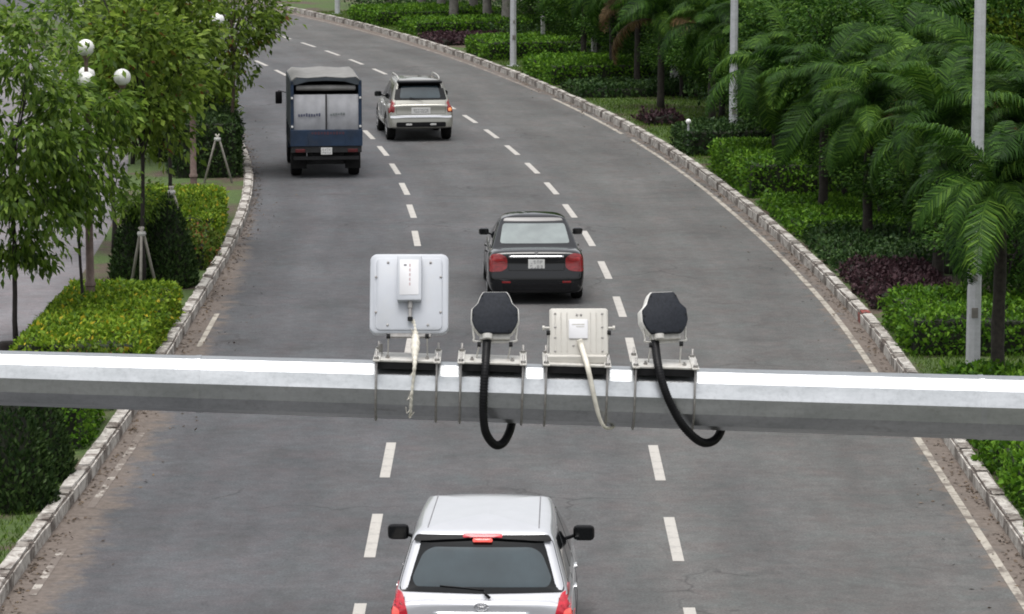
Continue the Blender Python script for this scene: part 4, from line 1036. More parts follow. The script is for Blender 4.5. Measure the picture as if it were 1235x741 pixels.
# cab
cabp = [(3.36, .55), (3.36, 1.95), (3.5, 2.04), (4.35, 2.02), (4.62, 1.25), (4.68, .95), (4.66, .42), (3.4, .42)]
vs = []; fs = []; m = len(cabp)
for x in (-.83, -.80, .80, .83):
    k = .97 if abs(x) > .81 else 1.0
    for y, z in cabp: vs.append((x, 4.0 + (y - 4.0) * k, 1.2 + (z - 1.2) * k))
for i in range(3):
    for k in range(m): fs.append((i * m + k, i * m + (k + 1) % m, (i + 1) * m + (k + 1) % m, (i + 1) * m + k))
fs += [tuple(range(m)), tuple(range(4 * m - 1, 3 * m - 1, -1))]
cabo = MB().add(vs, fs).build('cab', M['paint_blue'], trk, ang=30)
for s in (-1, 1):
    MB().prism([(3.62, 1.30), (4.46, 1.30), (4.28, 1.90), (3.62, 1.90)], 0, .01).xform(Matrix.Translation((s * .836, 0, 0)) @ Matrix(((0, 0, 1, 0), (1, 0, 0, 0), (0, 1, 0, 0), (0, 0, 0, 1)))).build('side_window', M['glass_dark'], cabo)
    MB().tube([(s * .82, 4.35, 1.75), (s * 1.02, 4.42, 1.80), (s * 1.02, 4.42, 1.55)], .014, 6).build('mirror_stalk', M['trim'], trk)
    MB().box((s * 1.02, 4.42, 1.62), (.17, .06, .32), bev=.03).build('wing_mirror', M['trim'], trk, ang=40)
MB().add([(-.7, 4.60, 1.34), (.7, 4.60, 1.34), (.66, 4.385, 1.95), (-.66, 4.385, 1.95), (-.7, 4.57, 1.33), (.7, 4.57, 1.33), (.66, 4.35, 1.94), (-.66, 4.35, 1.94)], [(0, 1, 2, 3), (7, 6, 5, 4), (0, 4, 5, 1), (1, 5, 6, 2), (2, 6, 7, 3), (3, 7, 4, 0)]).build('windscreen', M['glass_dark'], cabo)


# ================================================================== PLANTS
M['leaf_tree'] = leafmat('leaf_street_tree', (0.026, 0.060, 0.008), (0.125, 0.225, 0.024), (0.31, 0.43, 0.075), 0.52, spec=0.35)
M['leaf_tree2'] = leafmat('leaf_olive_tree', (0.030, 0.062, 0.008), (0.14, 0.225, 0.026), (0.30, 0.40, 0.065), 0.52, spec=0.3, accent=(0.17, 0.07, 0.02), accent_at=0.975)
M['leaf_hedge'] = leafmat('leaf_hedge_yellowgreen', (0.045, 0.095, 0.009), (0.145, 0.25, 0.018), (0.32, 0.41, 0.04), 0.3, accent=(0.46, 0.37, 0.03), accent_at=0.955)
M['leaf_hedge2'] = leafmat('leaf_hedge_green', (0.022, 0.065, 0.008), (0.082, 0.19, 0.014), (0.18, 0.32, 0.03), 0.3)
M['leaf_dark'] = leafmat('leaf_topiary', (0.010, 0.026, 0.007), (0.030, 0.060, 0.015), (0.07, 0.115, 0.032), 0.2)
M['leaf_purple'] = leafmat('leaf_purple', (0.020, 0.012, 0.014), (0.055, 0.028, 0.034), (0.10, 0.055, 0.06), 0.2)
M['leaf_red'] = leafmat('leaf_reddish', (0.025, 0.055, 0.008), (0.075, 0.125, 0.016), (0.16, 0.19, 0.03), 0.25, accent=(0.20, 0.08, 0.03), accent_at=0.90)
M['leaf_low'] = leafmat('leaf_ground_cover', (0.012, 0.032, 0.010), (0.032, 0.070, 0.018), (0.07, 0.12, 0.03), 0.2)
M['leaf_palm'] = leafmat('leaf_palm', (0.008, 0.027, 0.005), (0.040, 0.102, 0.011), (0.14, 0.25, 0.032), 0.32, pos=(0.2, 0.66, 1.0), rough=0.55, clump=0.8, objvar=True)
M['leaf_back'] = leafmat('leaf_back_tree', (0.008, 0.027, 0.005), (0.036, 0.098, 0.011), (0.12, 0.22, 0.028), 0.3)
M['leaf_lime'] = leafmat('leaf_lime_tree', (0.03, 0.065, 0.008), (0.095, 0.16, 0.015), (0.21, 0.27, 0.03), 0.35)
M['leaf_dead'] = leafmat('leaf_dead_frond', (0.06, 0.04, 0.02), (0.13, 0.085, 0.04), (0.22, 0.15, 0.07), 0.2)
M['grass'] = leafmat('grass_blade', (0.035, 0.075, 0.008), (0.085, 0.155, 0.018), (0.16, 0.24, 0.035), 0.25)
M['bark'] = simple('bark_brown', (0.085, 0.062, 0.045), 0.9, var=0.4, scale=12, bmp=0.8)
M['bark_dark'] = simple('bark_dark', (0.022, 0.018, 0.016), 0.9, var=0.4, scale=12, bmp=0.8)
M['bark_palm'] = simple('bark_palm', (0.032, 0.027, 0.022), 0.95, var=0.45, scale=14, bmp=0.9)
M['bark_grey'] = simple('bark_grey', (0.16, 0.15, 0.135), 0.9, var=0.3, scale=6, bmp=0.5)
M['twig'] = simple('hedge_twigs', (0.012, 0.016, 0.007), 0.95, var=0.5, scale=8)
M['limewash'] = simple('limewash', (0.40, 0.40, 0.385), 0.9, var=0.15, scale=5, dirt=(0.25, 0.22, 0.18))
M['stake'] = simple('bamboo_stake', (0.30, 0.28, 0.25), 0.8, var=0.25, scale=9)
def unit(a): return a / np.maximum(1e-9, np.linalg.norm(a, axis=1, keepdims=True))
def rand_dir(n): return unit(rng.normal(size=(n, 3)))
def leaf_quads(C, D, N, L, Wd, droop=0.12):
    D = unit(D); S = unit(np.cross(D, N)); N = np.cross(S, D)
    L = L[:, None]; Wd = Wd[:, None]
    V = np.empty((len(C), 4, 3)); V[:, 0] = C
    V[:, 1] = C + D * L * .45 + S * Wd / 2 + N * L * .05
    V[:, 2] = C + D * L - N * L * droop
    V[:, 3] = C + D * L * .45 - S * Wd / 2 + N * L * .05
    return V
def wobble(a, b, k): return (np.sin(a * 2.1 + k) * np.cos(b * 2.7 - k * 1.3) + .6 * np.sin(a * 5.3 - b * 3.1 + k * 2) + .4 * np.sin(b * 9.7 + a * 7.1 + k))
def hedge(label, s0, s1, o0, o1, h, mat, name='hedge', cat='hedge', dens=520, leaf=0.075, rough=0.05, z0=0.12, group=None):
    sm = (s0 + s1) / 2; om = (o0 + o1) / 2
    t = thing(name, label, cat, road(sm, om, z0 - 0.01), heading(sm), group)
    dx, dy = o1 - o0, s1 - s0; k = rng.uniform(0, 20)
    P = []; Nn = []
    def face(n, f):
        u = rng.uniform(-.5, .5, n); v = rng.uniform(0, 1, n); p, nr = f(u, v); P.append(p); Nn.append(np.repeat(np.array([nr], float), n, 0))
    face(int(dx * dy * dens * 1.25), lambda u, v: (np.c_[u * dx, (v - .5) * dy, np.full(len(u), h)], (0, 0, 1)))
    for sg in (-1, 1):
        face(int(dx * h * dens), lambda u, v: (np.c_[u * dx, np.full(len(u), sg * dy / 2), v * h], (0, sg, 0)))
        face(int(dy * h * dens), lambda u, v: (np.c_[np.full(len(u), sg * dx / 2), u * dy, v * h], (sg, 0, 0)))
    P = np.vstack(P); Nn = np.vstack(Nn)
    # soften the corners, uneven clipping
    q = np.c_[np.abs(P[:, 0]) / (dx / 2), np.abs(P[:, 1]) / (dy / 2)]
    edge = np.clip((np.maximum(q[:, 0], q[:, 1]) - .8) / .2, 0, 1)
    P[:, 2] -= np.where(P[:, 2] > h * .8, edge * min(.10, h * .15), 0)
    wv = wobble(P[:, 0], P[:, 1], k) * rough * .5 + rng.normal(0, rough * .55, len(P))
    P = P + Nn * wv[:, None]
    P[:, 2] = np.maximum(P[:, 2], .01)
    D = unit(Nn * .55 + rand_dir(len(P)) * .8 + np.array([0, 0, .25])); N = unit(Nn + rand_dir(len(P)) * .7)
    L = leaf * rng.uniform(.6, 1.35, len(P)); V = leaf_quads(P, D, N, L, L * rng.uniform(.45, .7, len(P)))
    link_obj('foliage', quads_np('foliage', V, mat), t)
    MB().box((0, 0, (h - .05) / 2), (max(.1, dx - .10), max(.1, dy - .10), h - .04), bev=.04).build('twig_core', M['twig'], t)
    return t
def topiary(label, p, r, h, mat, group=None):
    t = thing('topiary_bush', label, 'bush', p, 0, group)
    n = int(r * h * 5200)
    v = 1 - np.sqrt(rng.uniform(0, 1, n)); a = rng.uniform(0, 2 * PI, n)
    prof = r * np.power(np.clip(1 - v ** 1.6, 0, 1), .75)
    rr = prof + rng.normal(0, .025, n); P = np.c_[rr * np.cos(a), rr * np.sin(a), v * h]
    Nn = unit(np.c_[np.cos(a), np.sin(a), np.full(n, .55)])
    D = unit(Nn * .5 + rand_dir(n) * .6 + np.array([0, 0, .6])); L = rng.uniform(.05, .11, n)
    link_obj('foliage', quads_np('foliage', leaf_quads(P, D, unit(Nn + rand_dir(n) * .6), L, L * .45), mat), t)
    MB().lathe([(r * .9, 0.0)] + [(max(.01, .9 * r * (1 - (k / 6) ** 1.6) ** .75), h * .95 * k / 6) for k in range(1, 7)], (0, 0, 0), 12).build('twig_core', M['twig'], t)
    return t
def crown_mesh(rx, rz, zc, nclump, per, leaf, mat, seed, droop=.3, hollow=.35, spread=.26, aspect=.42):
    g_ = np.random.default_rng(seed)
    c = g_.normal(size=(nclump, 3)); c = unit(c) * (g_.uniform(hollow, 1.0, (nclump, 1)) ** .6)
    c = c * np.array([rx, rx, rz]) * g_.uniform(.82, 1.12, (nclump, 1)); c[:, 2] += zc
    P = []; D = []
    for q in c:
        n = int(per * g_.uniform(.6, 1.4)); sp = spread * g_.uniform(.7, 1.3)
        d = g_.normal(size=(n, 3)); P.append(q + d * sp * np.array([1, 1, .75]) * .7)
        out = unit(np.array([[q[0], q[1], (q[2] - zc) * .6]]) + 1e-6)
        D.append(unit(unit(d) * .8 + out * .5 + np.array([0, 0, -droop]) + g_.normal(size=(n, 3)) * .35))
    P = np.vstack(P); D = np.vstack(D); n = len(P)
    N = unit(g_.normal(size=(n, 3)) * .7 + np.array([0, 0, 1.0])); L = leaf * g_.uniform(.6, 1.35, n)
    return quads_np('crown', leaf_quads(P, D, N, L, L * aspect * g_.uniform(.8, 1.2, n), .18), mat), c
def trunk_mesh(h, r0, r1, mat, seed, lean=.08, clumps=None, top=None, ringed=False, fork=None):
    g_ = random.Random(seed); mb = MB()
    n = 9; pts = []; x = y = 0
    for i in range(n):
        z = h * i / (n - 1); pts.append(Vector((x, y, z - (.15 if i == 0 else 0)))); x += g_.uniform(-lean, lean) * h / n; y += g_.uniform(-lean, lean) * h / n
    rs = [r0 * 1.25 if i == 0 else r0 + (r1 - r0) * i / (n - 1) for i in range(n)]
    if ringed: rs = [r_ * (1.06 if i % 2 else .96) for i, r_ in enumerate(rs)]
    mb.tube(pts, rs, 10)
    limbs = None
    if clumps is not None:
        limbs = MB()
        idx = list(range(len(clumps))); g_.shuffle(idx)
        for i in idx[:18]:
            q = Vector(clumps[i]); k = g_.randint(n - 4, n - 1); s = pts[k]
            m_ = s.lerp(q, .5) + Vector((g_.uniform(-.1, .1), g_.uniform(-.1, .1), .12))
            limbs.tube(smooth_path([s, m_, q], 3), [r1 * .62, r1 * .55, r1 * .5, r1 * .4, r1 * .3, r1 * .2, r1 * .13], 6)
    return mb, limbs
def tree(label, p, h, th, rx, rz, mat, bark, seed, nclump=70, per=90, leaf=.12, r0=.05, group=None, cat='tree', name='street_tree', droop=.35, band=None, aspect=.42, spread=.26):
    t = thing(name, label, cat, p, 0, group)
    zc = h - rz
    cm, cl = crown_mesh(rx, rz, zc, nclump, per, leaf, mat, seed, droop, aspect=aspect, spread=spread)
    mb, lb = trunk_mesh(max(th, zc), r0, r0 * .6, bark, seed, clumps=cl)
    tr = mb.build('trunk', bark, t, smooth=True); lb.build('branches', bark, tr, smooth=True)
    if band: MB().lathe([(r0 * 1.22, 0), (r0 * 1.1, band)], (0, 0, 0), 12).build('limewash_band', M['limewash'], tr)
    link_obj('crown', cm, t)
    return t
# ---- palms
def frond_mesh(L, seed, arch):
    g_ = random.Random(seed); mb = MB(); n = 15
    pts = []; p = Vector((0, .04, 0)); el = math.radians(64)
    for i in range(n + 1):
        pts.append(p.copy()); d = Vector((0, math.cos(el), math.sin(el))); p = p + d * (L / n); el -= math.radians(arch) / n
    mb.tube(pts, [.016 * (1 - .85 * i / n) for i in range(n + 1)], 5)
    m = 80
    for k in range(m):
        t = .10 + .90 * k / (m - 1); f = t * n; i = min(n - 1, int(f)); q = pts[i].lerp(pts[i + 1], f - i); tg_ = (pts[i + 1] - pts[i]).normalized()
        ln = L * .26 * (math.sin(PI * min(1, .12 + t * .86)) ** .6) * g_.uniform(.82, 1.1)
        for s in (-1, 1):
            side = Vector((s, 0, 0)); up = tg_.cross(side) * s
            d1 = (side * .85 + tg_ * .55 + up * g_.uniform(.0, .25)).normalized()
            d2 = (d1 + Vector((g_.uniform(-.2, .2), g_.uniform(-.2, .2), -.55 - g_.uniform(0, 1.3)))).normalized()
            wv = tg_.cross(d1).cross(d1).normalized() * (.0105 + g_.uniform(-.003, .003)) * (L / 2 + .1)
            a = q; b = q + d1 * ln * .5; c = b + d2 * ln * .5
            mb.add([a - wv * .5, a + wv * .5, b + wv, b - wv, c], [(0, 1, 2, 3), (3, 2, 4)])
    me = mesh_from('frond', mb.v, mb.f, M['leaf_palm']); return me
FR = [frond_mesh(2.0, 100 + i, 95 + 12 * i) for i in range(6)]
FRD = FR[3].copy(); FRD.materials.clear(); FRD.materials.append(M['leaf_dead'])
TRP = {}
def palm(label, p, th, sc=1.0, nf=15, seed=0, group='arching palms on the verge', r0=.11, rz=0.0, bark=None, band=None):
    g_ = random.Random(seed)
    t = thing('palm_tree', label, 'palm', p, g_.uniform(0, 6), group)
    key = round(th, 1)
    if key not in TRP: TRP[key] = trunk_mesh(th, r0, r0 * .75, None, int(th * 10), .04, ringed=True)[0].mesh('trunk', bark or M['bark_palm'], True)
    link_obj('trunk', TRP[key], t)
    for k in range(nf):
        u = k / nf; a = k * 2.39996 + g_.uniform(-.25, .25)
        tilt = math.radians(40 - 92 * u + g_.uniform(-20, 18))          # inner fronds stand up, outer ones hang
        f = link_obj('frond', FRD if (k >= nf - 2 and g_.random() < .55) else FR[g_.randrange(6)], t, (0, 0, th - .04 + .1 * (1 - u)))
        f.rotation_mode = 'ZXY' if False else 'XYZ'
        f.rotation_euler = (tilt, g_.uniform(-.5, .5), a); s_ = sc * g_.uniform(.62, 1.18); f.scale = (s_, s_, s_)
    if band: MB().lathe([(r0 * 1.15, 0.05), (r0 * 1.08, band)], (0, 0, 0), 12).build('limewash_band', M['limewash'], t)
    return t

# ---- median: hedges, clipped bushes, young trees
ZM = 0.12
hedge('yellow-green flowering hedge around the foot of a ringed globe lamp post', 50.6, 57.6, -7.72, -5.85, .66, M['leaf_hedge'], leaf=.085, dens=620)
hedge('bright green hedge along the kerb below two propped stakes', 66.6, 72.4, -7.4, -5.72, .72, M['leaf_hedge'], leaf=.085)
hedge('mixed green and reddish shrub at the end of the bright hedge', 63.8, 66.7, -6.75, -5.78, .52, M['leaf_red'], name='shrub', cat='shrub', rough=.11, leaf=.09)
hedge('tall dark hedge behind the propped stakes on the median', 80.6, 86.0, -6.95, -5.42, 1.35, M['leaf_dark'], leaf=.09, rough=.09)
hedge('loose yellow-green bush spilling over the tall dark hedge', 84.5, 88.5, -7.4, -5.6, 1.8, M['leaf_lime'], name='bush', cat='bush', rough=.2, leaf=.12, dens=300)
hedge('square clipped green block beside the median kerb', 45.3, 47.6, -6.5, -5.98, .80, M['leaf_hedge2'], leaf=.07)
hedge('low red-flowered shrub behind the square green block', 48.4, 50.2, -6.9, -5.95, .55, M['leaf_red'], name='shrub', cat='shrub', rough=.1, leaf=.08)
hedge('small green clump on the soil at the kerb foot of the cone bushes', 41.6, 42.5, -6.25, -5.95, .18, M['leaf_hedge2'], name='ground_plant', cat='plant', rough=.06)
topiary('dark cone bush in the bed beside the lawn patch', on_z(12, 610, ZM), .56, 1.55, M['leaf_dark'])
topiary('dark cone bush between the square green block and another cone', on_z(44, 578, ZM), .46, 1.42, M['leaf_dark'])
topiary('broad dark cone bush beside the kerb end of the yellow-green hedge', on_z(203, 345, ZM), .52, 1.72, M['leaf_dark'])
topiary('slim dark cone bush behind the white tree stakes', on_z(160, 348, ZM), .40, 1.50, M['leaf_dark'])
p = on_z(113, 82, ZM); topiary('dark domed bush farthest along the planted median', p, .55, 2.4, M['leaf_dark'])
hedge('olive hedge in front of the farthest domed bush', 104.5, 110, -8.0, -6.2, .9, M['leaf_red'], leaf=.12, dens=260, rough=.1)
hedge('green hedge between the median trees far along the bend', 92, 102, -7.6, -5.4, .8, M['leaf_hedge2'], leaf=.11, dens=260, rough=.1)
YT = 'young trees on the median'
tree('street tree with a thin black trunk and hanging leaves', on_z(20, 421, ZM), 6.1, 1.2, 1.45, 2.4, M['leaf_tree'], M['bark_dark'], 1, 80, 85, .16, .045, YT, droop=.75, aspect=.42, spread=.27)
tree('street tree with forked trunk held by three white stakes', on_z(172, 352, ZM), 5.5, 2.4, 1.15, 1.5, M['leaf_tree2'], M['bark_dark'], 2, 64, 78, .16, .045, YT, spread=.30, aspect=.5)
tree('slim dark street tree leaning on one long stake', on_z(208, 292, ZM), 6.0, 2.6, 0.95, 1.7, M['leaf_tree2'], M['bark_dark'], 3, 64, 78, .16, .045, YT, spread=.30, aspect=.5)
tree('leafy street tree above the two propped stakes', on_z(284, 205, ZM), 5.6, 2.0, 1.25, 1.85, M['leaf_tree2'], M['bark'], 4, 64, 78, .16, .05, YT, spread=.30, aspect=.5)
for i, (s, o, hh, lab) in enumerate(((98, -6.4, 6.0, 'olive street tree growing from the green hedge far along the bend'), (112, -6.9, 6.2, 'olive street tree beside the farthest domed bush'), (66.5, -7.75, 6.6, 'tall street tree on the far edge of the median behind the stakes'), (84, -8.0, 6.4, 'street tree at the far edge of the median behind the tall dark hedge'), (126, -6.8, 6.5, 'last olive street tree of the median row'))):
    tree(lab, road(s, o, ZM), hh, 2.6, 1.45, 2.0, M['leaf_tree'] if i == 2 else (M['leaf_lime'] if i == 1 else M['leaf_tree2']), M['bark_dark'], 20 + i, 60, 85, .14, .05, YT, droop=.6 if i == 5 else .35)
tree('drooping street tree grown round the ringed globe lamp post', on_z(103, 408, ZM), 5.0, 1.7, .85, 1.65, M['leaf_tree'], M['bark_dark'], 31, 42, 75, .16, .03, YT, droop=.9, aspect=.42, spread=.24)
tree('small leafy sapling growing beside the white stakes', on_z(167, 347, ZM), 2.0, 1.2, .38, .36, M['leaf_tree'], M['bark_dark'], 40, 10, 70, .11, .02, YT, spread=.2)
# stakes
def stakes(label, px, py, hgt, spread, n=3, a0=0.0):
    p = on_z(px, py, ZM); t = thing('tree_stakes', label, 'stakes', p)
    for k in range(n):
        a = a0 + 2 * PI * k / n
        MB().tube([(spread * math.cos(a), spread * math.sin(a), -.1), (.04 * math.cos(a), .04 * math.sin(a), hgt), (-.05 * math.cos(a), -.05 * math.sin(a), hgt + .12)], [.028, .026, .022], 7).build('stake', M['stake'], t, smooth=True)
    MB().lathe([(.07, -.04), (.085, 0), (.07, .04)], (0, 0, hgt), 10).build('tie', M['limewash'], t)
stakes('tripod of pale stakes tied round the forked street tree', 172, 355, 1.12, .32, 3, 2.6)
stakes('pair of pale stakes leaning together above the bright hedge', 263, 221, 1.05, .36, 2, 0.05)
stakes('long pale stakes steadying the slim dark street tree', 208, 300, 1.15, .42, 3, -.35)
# the object at the foot of the black trunk
t = thing('edging_stones', 'dark and pale stones at the foot of the black tree trunk', 'stones', on_z(16, 424, ZM))
MB().box((-.10, 0, .07), (.26, .2, .2), Matrix.Rotation(.4, 3, 'Z'), bev=.05).build('dark_stone', M['bark_dark'], t); MB().box((.12, -.03, .06), (.16, .15, .16), Matrix.Rotation(.2, 3, 'Z'), bev=.04).build('pale_stone', M['limewash'], t)

# ---- globe lamps on the median
M['lamp_iron'] = simple('painted_iron_brown', (0.15, 0.10, 0.085), 0.6, var=0.3, scale=9, dirt=(0.25, 0.2, 0.17), dirt_amt=0.5)
m_, nt_, b_ = new_mat('opal_globe'); link(nt_, ramp(nt_, noise(nt_, coord(nt_), 3, 3), [(0.3, (.70, .70, .68)), (0.7, (.80, .80, .78))]), b_.inputs['Base Color']); b_.inputs['Roughness'].default_value = .25; b_.inputs['Subsurface Weight'].default_value = .2; b_.inputs['Subsurface Radius'].default_value = (.1, .1, .1)
M['opal'] = m_
def globe(mb, c, r):
    mb.lathe([(r * math.cos(math.radians(a)), r * math.sin(math.radians(a))) for a in range(-80, 81, 16)], c, 18); return mb
def globe_lamp(label, px, py, H, rot):
    t = thing('globe_lamp', label, 'lamp post', on_z(px, py, ZM), rot, 'globe lamps on the median')
    MB().lathe([(.16, 0), (.16, .10), (.12, .14), (.10, .30), (.13, .33), (.13, .37), (.09, .40), (.085, .55), (.11, .57), (.11, .61), (.08, .64), (.075, .80), (.095, .82), (.095, .86), (.07, .90), (.06, 2.4), (.075, 2.43), (.075, 2.48), (.05, 2.5), (.042, H - .7), (.07, H - .66), (.07, H - .58), (.035, H - .55), (.035, H - .16)], (0, 0, 0), 14).build('post', M['lamp_iron'], t, ang=40)
    for k in range(4):
        a = PI / 2 * k; c = (math.cos(a), math.sin(a))
        ar = MB().tube(smooth_path([(0, 0, H - .72), (.25 * c[0], .25 * c[1], H - .86), (.50 * c[0], .50 * c[1], H - .80), (.60 * c[0], .60 * c[1], H - .66)], 5), .02, 8).build('lamp_arm', M['lamp_iron'], t, smooth=True)
        MB().lathe([(.05, -.03), (.07, .02)], (.60 * c[0], .60 * c[1], H - .65), 10).build('globe_cup', M['lamp_iron'], ar)
        globe(MB(), (.60 * c[0], .60 * c[1], H - .50), .145).build('globe', M['opal'], t, smooth=True)
    MB().lathe([(.05, -.03), (.07, .02)], (0, 0, H - .15), 10).build('globe_cup', M['lamp_iron'], t)
    globe(MB(), (0, 0, H), .145).build('globe', M['opal'], t, smooth=True)
globe_lamp('globe lamp with ringed brown post rising from the flowering hedge', 110, 402, 4.85, .12)
globe_lamp('globe lamp with brown post rising from the bright hedge by the propped stakes', 234, 258, 4.75, .35)

# ---- verge on the right: hedges and low planting
ZV = 0.13
def vh(label, px, py, wd, dp, h, mat, **kw):
    q = on_z(px, py, ZV); s, o = to_road(q.x, q.y); o = max(o, o_right(s) + .35)
    return hedge(label, s, s + dp, o, o + wd, h, mat, z0=ZV, **kw)
vh('clipped hedge near the farthest street lamp, far round the bend', 430, 33, 5.5, 4.5, .62, M['leaf_hedge2'], leaf=.12, dens=260)
vh('clipped hedge behind the dark purple planting at the grey trunks', 505, 44, 6.0, 3.0, .55, M['leaf_hedge2'], leaf=.12, dens=260)
vh('dark purple ground planting in front of the grey palm trunks', 505, 56, 3.2, 4.0, .22, M['leaf_purple'], name='ground_plants', cat='plants', leaf=.11, dens=260)
vh('clipped hedge right behind the slim grey street lamp', 572, 74, 6.5, 3.6, .68, M['leaf_hedge2'], leaf=.11, dens=300)
vh('long clipped hedge beside the foot of the slim grey street lamp', 632, 104, 6.0, 4.6, .66, M['leaf_hedge2'], leaf=.11, dens=300)
vh('grey-green low plants in front of the long clipped hedge', 690, 119, 5.5, 3.0, .28, M['leaf_low'], name='ground_plants', cat='plants', leaf=.12, dens=260, rough=.08)
vh('low dark shrub at the road end of the lawn beside palms', 780, 152, 1.0, 1.3, .28, M['leaf_purple'], name='shrub', cat='shrub', leaf=.10, dens=300, rough=.09)
vh('dark clipped hedge by the half-hidden street lamp', 812, 189, 5.5, 2.8, .66, M['leaf_low'], leaf=.10, dens=340)
vh('bright clipped hedge in front of the half-hidden street lamp', 860, 240, 2.6, 6.0, .80, M['leaf_hedge2'], leaf=.09, dens=420)
vh('low bright green planting under the thick palm trunks', 925, 290, 4.5, 6.0, .26, M['leaf_hedge2'], name='ground_plants', cat='plants', leaf=.09, dens=420, rough=.07)
vh('low dark green planting between palm trunks and purple leaves', 970, 330, 4.5, 5.6, .24, M['leaf_low'], name='ground_plants', cat='plants', leaf=.09, dens=420, rough=.08)
vh('low purple-leaved planting along the right kerb', 1026, 374, 1.5, 4.2, .30, M['leaf_purple'], name='ground_plants', cat='plants', leaf=.09, dens=460, rough=.09)
vh('green shrub hedge behind the near grey street lamp', 1078, 430, 3.2, 3.4, .62, M['leaf_hedge2'], leaf=.09, dens=460, rough=.09)
vh('leafy green shrubs along the right kerb beneath the gantry arm', 1215, 660, 2.5, 10.5, .46, M['leaf_hedge2'], name='shrub', cat='shrub', leaf=.10, dens=460, rough=.10)
# ---- palms
PL = 'arching palm deep in the planting, its trunk hidden by other fronds'
PLX = {0: 'palm whose fronds hang in front of the near grey street lamp', 1: 'palm standing between the purple planting and the near street lamp', 2: 'palm with thick trunk rising from the low dark green planting', 3: 'palm with thick trunk rising from the low bright green planting',
       6: 'palm leaning over the bright clipped hedge', 8: 'palm beside the half-hidden street lamp, fronds across its post', 9: 'palm just behind the dark clipped hedge with the ball light', 11: 'palm standing on the lawn beside the low dark shrub', 13: 'palm behind the grey-green low plants', 14: 'palm at the inner end of the long clipped hedge', 17: 'palm between the long clipped hedge and the slim street lamp'}
for i, (px, py, th, sc) in enumerate(((1203, 478, 2.2, .98), (1130, 345, 2.1, .92), (1046, 296, 1.9, .92), (992, 262, 2.0, .95), (1180, 300, 2.5, 1.0), (1090, 255, 2.4, 1.0), (935, 218, 2.2, .98), (1010, 205, 2.6, 1.05), (905, 168, 2.3, 1.0), (858, 152, 2.3, .98), (955, 165, 2.8, 1.05), (797, 132, 2.3, 1.0), (842, 118, 2.8, 1.05), (768, 108, 2.5, 1.0), (738, 100, 2.6, 1.0), (890, 122, 3.0, 1.05), (800, 84, 3.0, 1.05), (704, 82, 2.6, 1.0), (690, 58, 3.0, 1.05), (1235, 335, 2.4, 1.0), (745, 62, 3.0, 1.05), (655, 50, 3.0, 1.0), (920, 90, 3.2, 1.1), (850, 60, 3.2, 1.1), (770, 40, 3.2, 1.1), (1120, 280, 2.6, 1.0))):
    palm(PLX.get(i, PL), on_z(px, py, ZV), th + (.75 if i < 6 else .35), sc * 1.1, 24, 300 + i, 'arching palms on the verge')
RP = 'tall grey palm trunk rising behind the purple planting'
for i, (px, py) in enumerate(((547, 31), (571, 28), (588, 34), (610, 40), (532, 24), (508, 20), (470, 10))):
    palm(RP, on_z(px, py, ZV), 5.0, 1.15, 11, 400 + i, 'grey palm trunks round the bend', r0=.19, bark=M['bark_grey'])
# ---- broadleaf trees behind
BK = [crown_mesh(2.0, 2.0, 3.6, 110, 140, .13, M['leaf_back'], 60 + k, .3, spread=.40, aspect=.5) for k in range(3)]
BT = [trunk_mesh(3.2, .13, .08, None, 70 + k, clumps=BK[k][1]) for k in range(3)]
BTm = [b[0].mesh('trunk', M['bark_dark'], True) for b in BT]; BLm = [b[1].mesh('branches', M['bark_dark'], True) for b in BT]
BLX = {0: 'broadleaf tree next to the lime green tree by the near street lamp', 1: 'small broadleaf tree behind the pale concrete pillar', 2: 'small broadleaf tree between the concrete pillar and the lime green tree', 25: 'broadleaf tree above the thin pale post behind the slim street lamp', 24: 'broadleaf tree beyond the thin pale post and the clipped hedges'}
for i, (px, py, sc) in enumerate(((1165, 235, 1.0), (1060, 215, .9), (1115, 190, .95), (700, 62, .95), (780, 82, .9), (842, 108, .9), (905, 138, .9), (965, 178, .85), (1030, 232, .8), (1080, 170, 1.15), (1005, 140, 1.2), (930, 105, 1.2), (1130, 120, 1.3), (1040, 95, 1.3), (860, 70, 1.25), (960, 60, 1.35), (1190, 165, 1.2), (1120, 60, 1.4), (790, 45, 1.3), (880, 30, 1.4), (1215, 85, 1.35), (1010, 30, 1.4), (720, 30, 1.3), (1170, 30, 1.35), (660, 20, 1.25), (640, 36, 1.0), (1235, 240, 1.1), (800, 12, 1.4), (940, 8, 1.4), (1080, 8, 1.4))):
    t = thing('broadleaf_tree', BLX.get(i, 'dark green broadleaf tree in the thicket behind the palms'), 'tree', on_z(px, py, ZV), i * 1.7, 'broadleaf trees behind the palms')
    k = i % 3; t.scale = (sc, sc, sc * rnd.uniform(.9, 1.1))
    link_obj('trunk', BTm[k], t); link_obj('branches', BLm[k], t); link_obj('crown', BK[k][0], t)
for i, (px, py) in enumerate(((660, 52), (690, 66), (722, 80), (752, 90), (782, 100), (822, 118), (870, 142), (905, 158), (945, 192), (980, 218), (1018, 250), (1062, 272), (1098, 300), (1145, 330), (1200, 360), (1228, 400))):
    t = thing('broadleaf_shrub', 'dark leafy shrub filling the shade among the palm trunks', 'shrub', on_z(px, py, ZV), i * 2.1, 'dark shrubs among the palm trunks')
    k = i % 3; sc = rnd.uniform(.46, .62); t.scale = (sc * 1.15, sc * 1.15, sc * .85)
    link_obj('trunk', BTm[k], t); link_obj('branches', BLm[k], t); link_obj('crown', BK[k][0], t)
tree('lime green leafy tree behind the near grey street lamp', on_z(1212, 250, ZV), 4.3, 1.6, 1.15, 1.35, M['leaf_lime'], M['bark'], 90, 60, 110, .12, .06, name='lime_tree', spread=.34)
